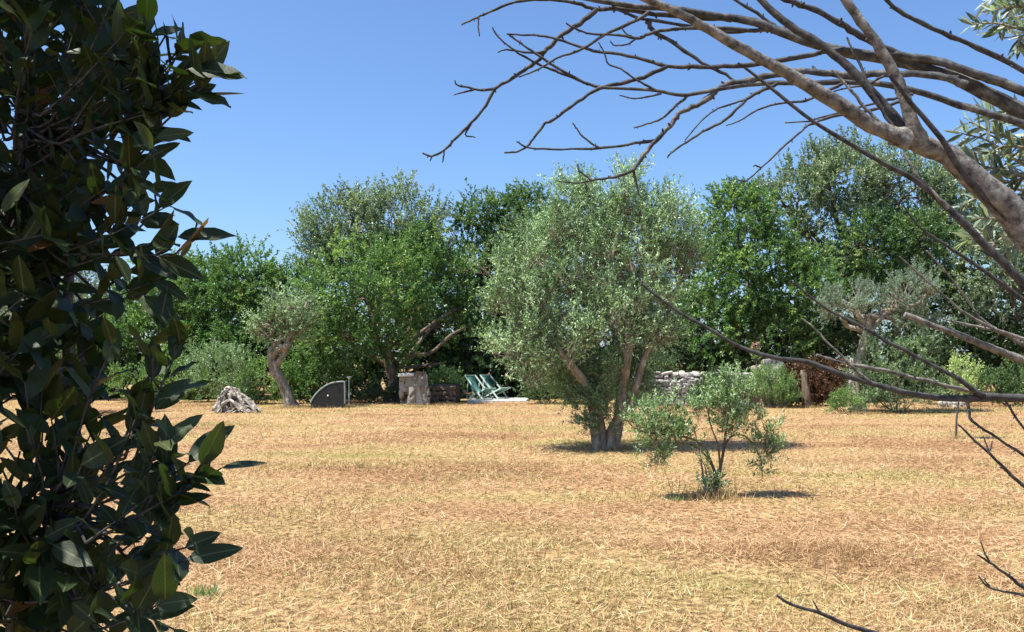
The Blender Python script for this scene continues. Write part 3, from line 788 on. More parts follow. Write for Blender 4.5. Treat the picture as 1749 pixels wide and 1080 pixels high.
# --- young olive bush with its cane
def sapling():
    D = 10.4
    base = G(1217, 851); base[2] = float(gh(base[0], base[1])) - 0.02
    root = thing('young_olive_tree', base, 'waist-high young olive with sprawling sunlit sprays tied to a cane', 'olive tree')
    s = D / F_PX
    sb, fb = MB(), MB()
    stems = [([(1215, 852, 0), (1222, 815, 0), (1212, 785, 0), (1200, 762, -0.05), (1175, 748, -0.1), (1130, 742, -0.15), (1090, 735, -0.15), (1068, 715, -0.1)], 9, 3),
             ([(1222, 852, 0), (1228, 810, 0), (1236, 770, 0), (1240, 735, 0), (1245, 700, 0), (1240, 665, 0), (1236, 640, 0)], 9, 3),
             ([(1238, 760, 0), (1250, 745, 0), (1272, 745, 0.05), (1290, 765, 0.05), (1300, 790, 0.05), (1302, 818, 0.05)], 5, 2),
             ([(1212, 785, 0), (1190, 765, 0.1), (1160, 755, 0.15), (1135, 770, 0.1), (1110, 790, 0.1)], 5, 2),
             ([(1230, 800, 0), (1226, 760, -0.1), (1215, 730, -0.1), (1205, 690, -0.1), (1195, 700, -.1)], 5, 2),
             ([(1240, 735, 0), (1262, 705, 0.1), (1285, 690, 0.1), (1280, 655, 0.1)], 4, 2),
             ([(1290, 765, 0.05), (1305, 750, 0), (1325, 742, 0), (1332, 738, 0)], 3, 1.5),
             ([(1130, 742, -.15), (1120, 715, -0.1), (1140, 690, -0.1), (1150, 672, -0.1)], 4, 2),
             ([(1212, 840, 0), (1205, 800, -.1), (1195, 780, -.1)], 3, 2)]
    cc, oo = [], []
    for pts, w0, w1 in stems:
        line = smooth_line([P(x, y, D + dy) for x, y, dy in pts], 5)
        sb.tube(line, np.linspace(w0 * s * 0.36, w1 * s * 0.36, len(line)), 6, 0.1, seed=rng.uniform(0, 9))
        for q in line[len(line) // 2::3]:
            cc.append(q + rng.normal(0, 0.03, 3)); oo.append(nz(line[-1] - line[-4]) + UP * 0.3)
    part('stems', sb, M['bark'], root, True)
    lb = px_lobes([(1118, 725, 46, 40, -0.1, 0.28), (1165, 735, 14, 26, -.1, 0.15), (1240, 700, 38, 45, 0, 0.26), (1238, 655, 26, 28, 0, 0.18), (1275, 720, 22, 22, 0.05, 0.15),
                   (1310, 760, 22, 24, 0.05, 0.14), (1300, 805, 9, 16, 0.05, 0.08), (1120, 775, 24, 20, 0, 0.15), (1195, 700, 14, 20, -0.1, 0.1), (1218, 830, 22, 22, 0, 0.14)], D)
    c2, o2 = lobe_clusters(lb, 210, 0.7, (0.15, 1.0), 1.0)
    cc = np.array(cc + list(c2)); oo = nz(np.array(oo + list(o2)))
    tw = MB()
    foliage(fb, tw, cc, oo, 0.05, 4, 0.14, 11, 0.052, 0.015, 0.9, 0.5, (rng.random(len(cc)) - .5) * .2, 0.9, (0.05, 0.9), 0.3, 0.0018, 0.0, 1.0)
    part('crown', fb, M['f_sapling'], root)
    part('twigs', tw, M['bark'], root, kind='stuff')
    # cane and tie
    g = G(1204, 846)
    g[2] = float(gh(g[0], g[1])) - 0.03
    t2 = thing('cane', g, 'slanting weathered cane stuck in the ground beside the young olive', 'cane')
    b_ = MB(); b_.tube([g, P(1200, 805, g[1]), P(1188, 745, g[1]), P(1184, 728, g[1])], [0.013, 0.012, 0.011, 0.010], 7, 0.1)
    part('shaft', b_, M['cane'], t2, True)
    b_ = MB()
    for k in range(4):
        q = P(1204 + k * 0.6 * (-1) ** k, 838 - k * 6.5, g[1] - 0.012)
        ang = np.linspace(0, 2 * math.pi, 10)
        b_.tube(np.stack([q[0] + np.cos(ang) * 0.02, q[1] + np.sin(ang) * 0.02, q[2] + 0.012 * np.sin(ang * 2 + k)], -1), 0.013, 6, 0.6, seed=k * 3.0)
    part('cloth_tie', b_, M['tie'], t2, True)


sapling()

# weedy sprigs
def sprig(name, label, px, py, n, h, mat, lay=0.3):
    g = G(px, py); g[2] = float(gh(g[0], g[1])) - 0.01
    root = thing(name, g, label, 'weed')
    b_ = MB()
    az = rng.uniform(0, 2 * math.pi, n); t = rng.uniform(0.6, 1.5, n)
    d = np.stack([np.cos(az) * np.cos(t), np.sin(az) * np.cos(t), np.sin(t)], -1)
    base = g + np.stack([rng.normal(0, 0.05, n), rng.normal(0, 0.04, n), np.zeros(n)], -1)
    leaf_quads(b_, base, d, nz(rng.normal(0, 1, (n, 3))), h * rng.uniform(0.4, 1.0, n), np.full(n, 0.008), rng.uniform(0.1, 0.8, n), 0.06)
    part('blades', b_, M[mat], root, kind='stuff')
    return root


w = sprig('weed', 'green weed with thin dry stalks by the young olive', 1155, 855, 60, 0.10, 'f_bush')
b = MB()
for (x0, y0, x1, y1) in ((1150, 855, 1134, 800), (1148, 855, 1147, 815), (1157, 855, 1160, 808), (1092, 850, 1084, 832), (1160, 853, 1172, 826)):
    q = G(x0, y0)
    b.tube(smooth_line([q - UP * 0.01, (q + P(x1, y1, q[1])) / 2 + np.array([0.01, 0, 0]), P(x1, y1, q[1])], 3), np.linspace(0.004, 0.002, 7), 5)
part('stalks', b, M['dark_twig'], w, kind='stuff')
sprig('weed', 'fresh green grass tuft near the dark broad-leaved shrub', 352, 1022, 90, 0.13, 'f_bush')
sprig('weed', 'little green tuft around the thin sapling stem', 1638, 749, 40, 0.10, 'f_bush')


# --- thin staked sapling with pale top
def thin_sapling():
    g = G(1633, 750); g[2] = float(gh(g[0], g[1])) - 0.02
    D = g[1]
    root = thing('young_tree', g, 'thin upright sapling with a pale yellow-green tuft of leaves', 'sapling')
    b_ = MB()
    b_.tube(smooth_line([g, P(1634, 715, D), P(1637, 690, D), P(1637, 650, D)], 4), np.linspace(0.022, 0.014, 13), 7, 0.1)
    part('trunk', b_, M['dark_twig'], root, True)
    lb = px_lobes([(1637, 655, 26, 34, 0, 0.28), (1645, 640, 20, 30, 0, 0.22)], D)
    cc, oo = lobe_clusters(lb, 36, 0.7, (0.2, 1.0), 1.0)
    f, t_ = MB(), MB()
    foliage(f, t_, cc, oo, 0.07, 6, 0.26, 14, 0.05, 0.018, 1.6, 0.3, (rng.random(len(cc)) - .5) * .2, 0.8, (0.1, 0.95), 0.3, 0.003, 0.0, 1.0)
    part('crown', f, M['f_yellow'], root)
    part('twigs', t_, M['cane'], root, kind='stuff')


thin_sapling()

# ------------------------------------------------------------------ stone things
def rock_mesh(seed, box=0.5, amp=0.16):
    r = np.random.default_rng(seed)
    g = np.linspace(-1, 1, 3)
    vid, V, Fs = {}, [], []

    def idx(p):
        k = tuple(np.round(p, 4))
        if k not in vid:
            vid[k] = len(V); V.append(p)
        return vid[k]
    for ax in range(3):
        for sgn in (-1, 1):
            for i_ in range(2):
                for j_ in range(2):
                    q = []
                    for (a_, b_) in ((g[i_], g[j_]), (g[i_ + 1], g[j_]), (g[i_ + 1], g[j_ + 1]), (g[i_], g[j_ + 1])):
                        p_ = np.zeros(3); p_[ax] = sgn; p_[(ax + 1) % 3] = a_; p_[(ax + 2) % 3] = b_
                        q.append(idx(p_))
                    Fs.append(q if sgn > 0 else q[::-1])
    V = np.array(V)
    sph = nz(V)
    V = V * box * 0.62 + sph * (1 - box) * 1.05
    V = V + r.normal(0, amp * 0.45, V.shape)
    b_ = MB(); b_.quads(V * 0.5 / 0.8, Fs, r.random())
    return b_.mesh('stone')


ROCKS = [rock_mesh(s, 0.6, 0.15) for s in range(10)]
WROCKS, DROCKS = [], []
for me in ROCKS:
    me.materials.append(M['stone'])
    c_ = me.copy(); c_.materials.clear(); c_.materials.append(M['warm_stone']); WROCKS.append(c_)
    c_ = me.copy(); c_.materials.clear(); c_.materials.append(M['shaded_stone']); DROCKS.append(c_)


def stone(parent, p, size, pool=ROCKS, rot=None, name='stone'):
    o = bpy.data.objects.new(name, pool[random.randrange(len(pool))])
    COL.objects.link(o)
    o.parent = parent
    o.location = np.asarray(p, float) - np.array(parent.location)
    o.scale = size
    o.rotation_euler = rot if rot is not None else (random.uniform(-.25, .25), random.uniform(-.2, .2), random.choice((0, math.pi)) + random.uniform(-.3, .3))
    return o


def stone_wall():
    D = 31.4
    xl, xr = P(1082, 650, D)[0], P(1303, 650, D)[0]
    base = np.array([(xl + xr) / 2, D, -0.03])
    root = thing('dry_stone_wall', base, 'low grey dry stone wall with a pale sunlit top', 'wall')
    c = MB(); c.box((xl, D - 0.10, -0.05), (xr, D + 0.32, 1.0)); part('core', c, M['rubble'], root)
    z = 0.07
    row = 0
    n = 0
    while z < 1.12:
        h = random.uniform(0.11, 0.17)
        x = xl + random.uniform(-0.1, 0.05)
        top = z + h > 1.02
        while x < xr:
            w_ = random.uniform(0.14, 0.34)
            zz = z + random.uniform(-0.02, 0.02)
            dep = 0.62 if top else 0.24
            stone(root, (x + w_ / 2, D + (0.1 if top else -0.13) + random.uniform(-.03, .03), zz), (w_ * 1.08, dep, h * 1.12))
            x += w_; n += 1
        z += h * 0.95
    # higher broken end by the trunk
    for (px, py, w_, h_) in ((1293, 640, 0.3, 0.25), (1300, 628, 0.32, 0.24), (1288, 630, 0.22, 0.2), (1296, 652, 0.34, 0.24), (1284, 645, 0.24, 0.2), (1303, 640, 0.28, 0.24), (1306, 620, 0.22, 0.16)):
        stone(root, P(px, py, D + 0.05), (w_, 0.4, h_), WROCKS)


stone_wall()

# potted flowering plant on the broken wall end
q = P(1292, 624, 31.45)
t = thing('potted_plant', q, 'flowering plant with salmon blooms on the broken wall end', 'plant')
fb, sb = MB(), MB()
cc = np.array([P(1292, 611, 31.4), P(1289, 613, 31.5), P(1296, 613, 31.4)]); foliage(fb, sb, cc, np.tile(UP, (3, 1)), 0.13, 8, 0.2, 12, 0.06, 0.03, tone=(0.5, 1))
sb.tube([q, P(1292, 611, 31.4)], [0.02, 0.012], 5); sb.tube([q + UP * 0.1, P(1291, 592, 31.4)], [0.012, 0.008], 5)
part('foliage', fb, M['f_bush'], t); part('stems', sb, M['bark'], t)
fb = MB()
cc = np.array([P(1288, 592, 31.4), P(1294, 590, 31.35), P(1298, 596, 31.4), P(1283, 598, 31.4)]); foliage(fb, None, cc, np.tile(UP, (4, 1)), 0.07, 6, 0.08, 10, 0.06, 0.045)
part('blooms', fb, M['f_pink'], t)


# old pollard trunk and grey posts
def trunk_stub(name, label, cat, d, pts, w0, w1, mat, seed, rough=0.3, sides=16):
    base = P(pts[0][0], HORIZON, d); base[2] = float(gh(base[0], base[1])) - 0.05
    root = thing(name, base, label, cat)
    line = smooth_line([base] + [P(x, y, d) for x, y in pts[1:]], 5)
    b_ = MB(); b_.tube(line, np.linspace(w0 / 2, w1 / 2, len(line)) * d / F_PX, sides, rough, seed=seed)
    part('trunk', b_, M[mat], root, True)
    return root


M['lichen_bark'] = rough_mat('lichened_bark', [(0.34, (0.09, 0.08, 0.07)), (0.5, (0.30, 0.28, 0.25)), (0.68, (0.54, 0.52, 0.47))], 6, 1.0, stretch=(1.6, 1.6, 0.4), dist=0.04)
trunk_stub('pollard_trunk', 'thick cut-off grey trunk rising behind the round green bush', 'tree trunk', 31.0, [(1320, 690), (1319, 660), (1320, 635), (1318, 613)], 44, 36, 'lichen_bark', 3)
trunk_stub('old_post', 'narrow lichened grey post in the rusty brown hedge', 'post', 30.3, [(1377, 695), (1375, 670), (1374, 645), (1373, 632)], 17, 10, 'bark', 8, 0.55, 10)
trunk_stub('pollard_trunk', 'pale lichened trunk standing just behind the pruned olive', 'tree trunk', 28.2, [(1462, 700), (1462, 660), (1460, 625), (1461, 612)], 22, 17, 'lichen_bark', 12, 0.3, 12)


# stones beside the thin sapling
def stone_row():
    D = 30.0
    base = P(1622, HORIZON, D); base[2] = -0.02
    root = thing('rubble_pile', base, 'small heap of pale stones showing below the low dark hedge', 'stones')
    for k in range(16):
        px = 1606 + (k % 8) * 5 + random.uniform(-2, 2); py = 695 - (k // 8) * 6 + random.uniform(-1, 1)
        stone(root, P(px, py, D + random.uniform(-.1, .1)), (0.17 * random.uniform(.7, 1.3), 0.16, 0.13), ROCKS)


stone_row()


# --- barbecue: pillar of slabs with a mortar crack, sooty block under a pale slab, low side wall
def barbecue():
    D = 31.2
    s = D / F_PX
    base = P(710, HORIZON, D); base[2] = -0.02
    root = thing('stone_barbecue', base, 'rough stone barbecue with tapered pillar and pale top slab', 'barbecue')
    # tapered mortar core
    def ring(px0, px1, py, y0, y1):
        return [P(px0, py, y0) * [1, 0, 1] + [0, y0, 0], P(px1, py, y0) * [1, 0, 1] + [0, y0, 0], P(px1, py, y0) * [1, 0, 1] + [0, y1, 0], P(px0, py, y0) * [1, 0, 1] + [0, y1, 0]]
    r0 = ring(699, 731, 694, D, D + 0.45); r1 = ring(707, 728, 640, D, D + 0.4)
    b_ = MB(); b_.quads(r0 + r1, [[0, 1, 5, 4], [1, 2, 6, 5], [2, 3, 7, 6], [3, 0, 4, 7], [4, 5, 6, 7]])
    pillar = part('pillar', b_, M['mortar'], root)
    slabs = [(702, 684, 14, 18), (727, 685, 13, 16), (705, 668, 12, 14), (725.5, 669, 13, 13), (708, 655, 9, 11), (724, 656, 11, 11), (710, 645, 7, 8), (723, 645, 9, 9), (717, 638.5, 18, 4)]
    for (px, py, w_, h_) in slabs:
        mb = MB()
        lo = P(px - w_ / 2, py + h_ / 2, D - 0.07); hi = P(px + w_ / 2, py - h_ / 2, D - 0.07)
        mb.box((lo[0], D - 0.09 + random.uniform(-.02, .02), lo[2]), (hi[0], D + 0.3, hi[2]), 0.025)
        part('stone', mb, M['pillar_stone'], pillar, origin=np.array(root.location))
    # sooty block and slab, further back
    D2 = D + 0.7
    # rough block built of irregular lumps round a soot-blackened opening
    for (px, py, w_, h_) in ((686, 672, 8, 12), (704, 668, 12, 18), (687, 659, 9, 14), (700, 655, 14, 12), (688, 647, 10, 10), (700, 646, 14, 10), (694, 665, 8, 8)):
        o_ = stone(root, P(px, py, D2), (w_ * s * 1.25, 0.4, h_ * s * 1.2), WROCKS, (0, random.uniform(-.2, .2), random.uniform(-.15, .15)))
    o = MB(); o.box(P(684, 700, D2) * [1, 0, 1] + [0, D2 + 0.1, 0], P(710, 645, D2) * [1, 0, 1] + [0, D2 + 0.5, 0], 0.02)
    part('sooty_block', o, M['soot_stone'], root)
    o = MB(); lo = P(682, 643, D2); hi = P(712, 637.5, D2); o.box((lo[0], D2 - 0.3, lo[2]), (hi[0], D2 + 0.65, hi[2]), 0.012)
    part('top_slab', o, M['slab'], root)
    # low side wall running back to the paving
    o = MB(); lo = P(733, 694, D + 0.9); hi = P(780, 658, D + 0.9)
    o.box((lo[0], D + 0.95, -0.05), (hi[0], D + 3.4, hi[2] - 0.03), 0.02); sw = part('side_wall', o, M['rubble'], root)
    for r_ in range(4):
        for k in range(8):
            px = 737 + k * 5.6 + random.uniform(-1.5, 1.5); py = 689 - r_ * 8.5 + random.uniform(-1, 1)
            stone(root, P(px, py, D + 0.93), (7 * s * random.uniform(.8, 1.2), 0.24, 9 * s), DROCKS).parent = sw


barbecue()


# --- paving and deck chairs
def paving():
    a, b_ = P(797, 615, 33.6)[0], P(904, 615, 33.6)[0]
    root = thing('paved_patio', ((a + b_) / 2, 35.2, 0.0), 'pale stone patio slab under the green deck chairs', 'patio')
    nx, ny_ = 4, 5
    wx, wy = (b_ - a) / nx, 3.3 / ny_
    for i_ in range(nx):
        for j_ in range(ny_):
            mb = MB(); mb.box((a + i_ * wx + 0.008, 33.6 + j_ * wy + 0.008, -0.05), (a + (i_ + 1) * wx - 0.008, 33.6 + (j_ + 1) * wy - 0.008, 0.06 + random.uniform(-.004, .004)))
            part('slab', mb, M['slab'], root)


paving()


def deck_chair(px, D, rz, label):
    p0 = P(px, 615, D); p0[2] = 0.06
    root = thing('deck_chair', p0, label, 'deck chair', 'green deck chairs on the patio')
    ca, sa = math.cos(rz), math.sin(rz)

    def w(u, v, z):      # u forward, v sideways, z up  (metres) -> world
        return p0 + np.array([u * ca - v * sa, u * sa + v * ca, z])
    hw = 0.29
    for s_ in (-1, 1):
        b1 = MB(); b1.bar(w(-0.56, s_ * hw, 0.93), w(0.42, s_ * hw, 0.012), 0.03, 0.05); part('back_rail', b1, M['wood_paint'], root)
        b1 = MB(); b1.bar(w(0.56, s_ * (hw - 0.04), 0.44), w(-0.48, s_ * (hw - 0.04), 0.012), 0.03, 0.05); part('seat_rail', b1, M['wood_paint'], root)
        b1 = MB(); b1.bar(w(-0.34, s_ * (hw + 0.035), 0.72), w(-0.42, s_ * (hw + 0.035), 0.03), 0.022, 0.035); part('prop', b1, M['wood_paint'], root)
    for (u, z, name) in ((-0.56, 0.93, 'top_bar'), (0.56, 0.44, 'front_bar'), (-0.46, 0.03, 'rear_bar'), (0.38, 0.05, 'foot_bar')):
        b1 = MB(); b1.bar(w(u, -hw - 0.015, z), w(u, hw + 0.015, z), 0.035, 0.035); part(name, b1, M['wood_paint'], root)
    prof = smooth_line([[-0.565, 0, 0.95], [-0.42, 0, 0.66], [-0.22, 0, 0.40], [0.02, 0, 0.29], [0.28, 0, 0.33], [0.57, 0, 0.46]], 5)
    V = []
    for q_ in prof:
        for v in (-0.235, 0, 0.235):
            V.append(w(q_[0], v, q_[2] - (0.012 if v == 0 else 0)))
    n = len(prof)
    f = [[k * 3 + j_, k * 3 + j_ + 1, (k + 1) * 3 + j_ + 1, (k + 1) * 3 + j_] for k in range(n - 1) for j_ in range(2)]
    b1 = MB(); b1.quads(V, f)
    o = part('canvas_sling', b1, M['canvas'], root, True)
    md = o.modifiers.new('thickness', 'SOLIDIFY'); md.thickness = 0.006
    return root


deck_chair(820, 34.9, math.radians(-42), 'green canvas deck chair standing next to the creeper-covered wall')
deck_chair(846, 35.6, math.radians(-42), 'green canvas deck chair on the open side of its neighbour')


# --- dark quarter-round board
def board():
    D = 29.6
    outline = [(531, 697), (531, 688), (534, 681), (540, 673), (548, 665), (558, 658), (569, 654), (580, 652.5), (586.5, 652.5), (588.5, 655), (589, 675), (589, 697)]
    pts = smooth_line([P(x, y, D) for x, y in outline], 3)
    c = pts.mean(0)
    base = np.array([c[0], D, -0.02])
    root = thing('dark_board', base, 'charcoal quarter-round board with pale rim standing on edge in the grass', 'board')
    n = len(pts)
    V = np.concatenate([pts, pts + [0, 0.05, 0], [c, c + [0, 0.05, 0]]])
    f = []
    mb = MB()
    ii = np.arange(n); jj = (ii + 1) % n
    mb.quads(V, np.stack([ii, ii + n, jj + n, jj], -1))
    mb.tris(V, np.concatenate([np.stack([ii, jj, np.full(n, 2 * n)], -1), np.stack([jj + n, ii + n, np.full(n, 2 * n + 1)], -1)]))
    face = part('panel', mb, M['board'], root)
    r = MB(); r.tube(pts[3:-1] + [0, 0.02, 0], 0.032, 8); part('rim', r, M['board_rim'], root, True)
    k = MB(); q_ = P(560, 676, D); k.tube([q_ + [0, 0.0, 0], q_ + [0, -0.02, 0]], [0.03, 0.022], 10); part('knob', k, M['white_metal'], root, True)
    # hidden prop leg behind it
    k = MB(); k.bar(P(580, 665, D) + [0, 0.05, 0], np.array([P(580, 665, D)[0], D + 0.5, 0.0]), 0.04, 0.04); part('prop', k, M['board'], root)


board()


def lamp():
    D = 31.5
    g = P(597, HORIZON, D); g[2] = -0.03
    root = thing('garden_lamp', g, 'thin garden spike lamp with a small white head', 'lamp')
    top = P(596, 648, D)
    b1 = MB(); b1.tube([g, top], [0.016, 0.014], 8); part('spike', b1, M['white_metal'], root, True)
    b1 = MB(); b1.tube([top + UP * 0.0, top + UP * 0.05, top + UP * 0.075, top + UP * 0.10], [0.03, 0.06, 0.10, 0.085], 14)
    part('head', b1, M['white_metal'], root, True)


lamp()


# --- bleached stump
def stump():
    D = 27.6
    base = P(402, HORIZON, D); base[2] = -0.03
    root = thing('dead_stump', base, 'bleached gnarled dead tree stump lying on the dry grass', 'stump')
    s = D / F_PX
    mb = MB()
    # core: two rough lumps
    for (px, pyt, wpx, seed) in ((390, 672, 34, 2), (412, 683, 40, 6)):
        top = P(px, pyt, D)
        foot = np.array([P(px + 4, 700, D)[0], D, -0.05])
        line = smooth_line([foot, foot * 0.5 + top * 0.5 + [0.05, 0, 0], top], 5)
        mb.tube(line, np.interp(np.linspace(0, 1, len(line)), [0, 0.5, 0.9, 1], np.array([1.15, 0.9, 0.6, 0.3]) * wpx * s / 2), 16, 0.6, seed=seed)
    part('core', mb, M['dead_wood'], root)
    paths = [([(383, 668), (378, 680), (372, 692), (369, 704)], 9), ([(390, 664), (384, 678), (382, 692), (384, 705)], 8), ([(396, 664), (393, 680), (396, 694), (392, 706)], 8),
             ([(400, 665), (408, 676), (416, 690), (424, 706)], 8), ([(404, 668), (415, 678), (428, 690), (443, 704)], 7), ([(392, 665), (402, 678), (405, 692), (410, 705)], 7),
             ([(376, 676), (372, 684), (376, 696), (375, 706)], 6), ([(410, 674), (420, 680), (432, 694), (438, 706)], 6), ([(384, 668), (392, 664), (402, 666), (410, 672)], 8),
             ([(398, 685), (410, 692), (420, 698), (436, 706)], 6), ([(380, 690), (390, 684), (400, 690), (412, 700)], 6), ([(425, 688), (434, 694), (446, 703)], 5)]
    for k, (pp, w_) in enumerate(paths):
        line = smooth_line([P(x + random.uniform(-2, 2), y, D - 0.33 + 0.15 * math.sin(k * 1.7) - 0.2 * (y - 665) / 40) for x, y in pp], 5)
        line[:, 2] = np.maximum(line[:, 2], -0.04)
        b1 = MB(); b1.tube(line, np.linspace(0.75, 1.0, len(line)) * w_ * s / 2, 9, 0.5, seed=k * 1.9)
        part('root', b1, M['dead_wood'], root)
    # back side roots so that it stands as a full stump
    for k in range(6):
        a = math.pi * (0.1 + k * 0.16)
        t_ = P(396, 670, D); e = np.array([t_[0] + math.cos(a) * 0.7, D + math.sin(a) * 0.55, -0.03])
        line = smooth_line([t_, (t_ * 0.45 + e * 0.55) + UP * 0.12, e], 5)
        b1 = MB(); b1.tube(line, np.linspace(0.09, 0.06, len(line)), 8, 0.5, seed=k * 2.3); part('root', b1, M['dead_wood'], root)


stump()

# ------------------------------------------------------------------ foreground: dark broad-leaved shrub
def leaf_template(seed, n=9):
    r = np.random.default_rng(seed)
    t = np.linspace(0, 1, n)
    prof = np.sin(np.pi * t ** 0.85) ** 0.8 * (1 - 0.15 * t)
    prof[0] = 0.02; prof[-1] = 0.0
    curl = r.uniform(-0.35, 0.1); fold = r.uniform(0.1, 0.3); wav = r.uniform(0, 0.03)
    V = []
    for k, tt in enumerate(t):
        zc = curl * tt * tt * 0.5
        wv = wav * math.sin(tt * 14 + seed)
        V += [[tt, 0.5 * prof[k], zc + fold * 0.5 * prof[k] * 0.5 + wv], [tt, 0, zc], [tt, -0.5 * prof[k], zc + fold * 0.5 * prof[k] * 0.5 - wv]]
    Fs = [[k * 3 + j_, (k + 1) * 3 + j_, (k + 1) * 3 + j_ + 1, k * 3 + j_ + 1] for k in range(n - 1) for j_ in range(2)]
    return np.array(V), np.array(Fs)


TPL = [leaf_template(s) for s in range(6)]
TPL_LOW = [leaf_template(s, 5) for s in range(6)]


def project(p):
    r = np.asarray(p) - np.array([0, 0, EYE])
    f = r[..., 1] * _cp + r[..., 2] * _sp
    u = -r[..., 1] * _sp + r[..., 2] * _cp
    return PW / 2 + F_PX * r[..., 0] / f, PH / 2 - F_PX * u / f, f


def place_leaves(root, base, d, nrm, L, W, tone, mat, max_obj=300, tpl=TPL, own_mat=None):
    """the leaves showing largest become objects of their own, the others one joined part"""
    d = nz(d); s = nz(np.cross(nrm, d)); n = np.cross(d, s)
    px, py, f = project(base + d * L[:, None] * 0.5)
    vis = (px > -40) & (px < PW + 40) & (py > -40) & (py < PH + 40)
    score = np.where(vis, 1 / f, 0)
    order = np.argsort(-score)
    own = set(int(k) for k in order[:max_obj] if score[k] > 0)
    org = np.array(root.location)
    meshes = []
    for ti, (V, Fs) in enumerate(tpl):
        for tn in (0.15, 0.45, 0.75, 0.93, 1.0):
            b_ = MB(); b_.quads(V, Fs, tn); me = b_.mesh('leaf', smooth=True); me.materials.append(own_mat or mat); meshes.append(me)
    grid = np.array([0.15, 0.45, 0.75, 0.93, 1.0])
    rest = MB()
    tsel = rng.integers(0, len(tpl), len(base))
    for k in range(len(base)):
        if k in own:
            me = meshes[tsel[k] * 5 + int(np.argmin(abs(grid - tone[k])))]
            o = bpy.data.objects.new('leaf', me); COL.objects.link(o); o.parent = root
            mw = mathutils.Matrix.Identity(4)
            for r_ in range(3):
                mw[r_][0] = d[k][r_] * L[k]; mw[r_][1] = s[k][r_] * W[k]; mw[r_][2] = n[k][r_] * L[k]
                mw[r_][3] = base[k][r_] - org[r_]
            o.matrix_basis = mw
        else:
            V, Fs = TPL_LOW[tsel[k]]
            rest.quads(base[k] + V[:, :1] * d[k] * L[k] + V[:, 1:2] * s[k] * W[k] + V[:, 2:] * n[k] * L[k], Fs, tone[k])
    if rest.n:
        o = link('leaves', rest.mesh('leaves', org, True), mat, root)
        o['kind'] = 'stuff'


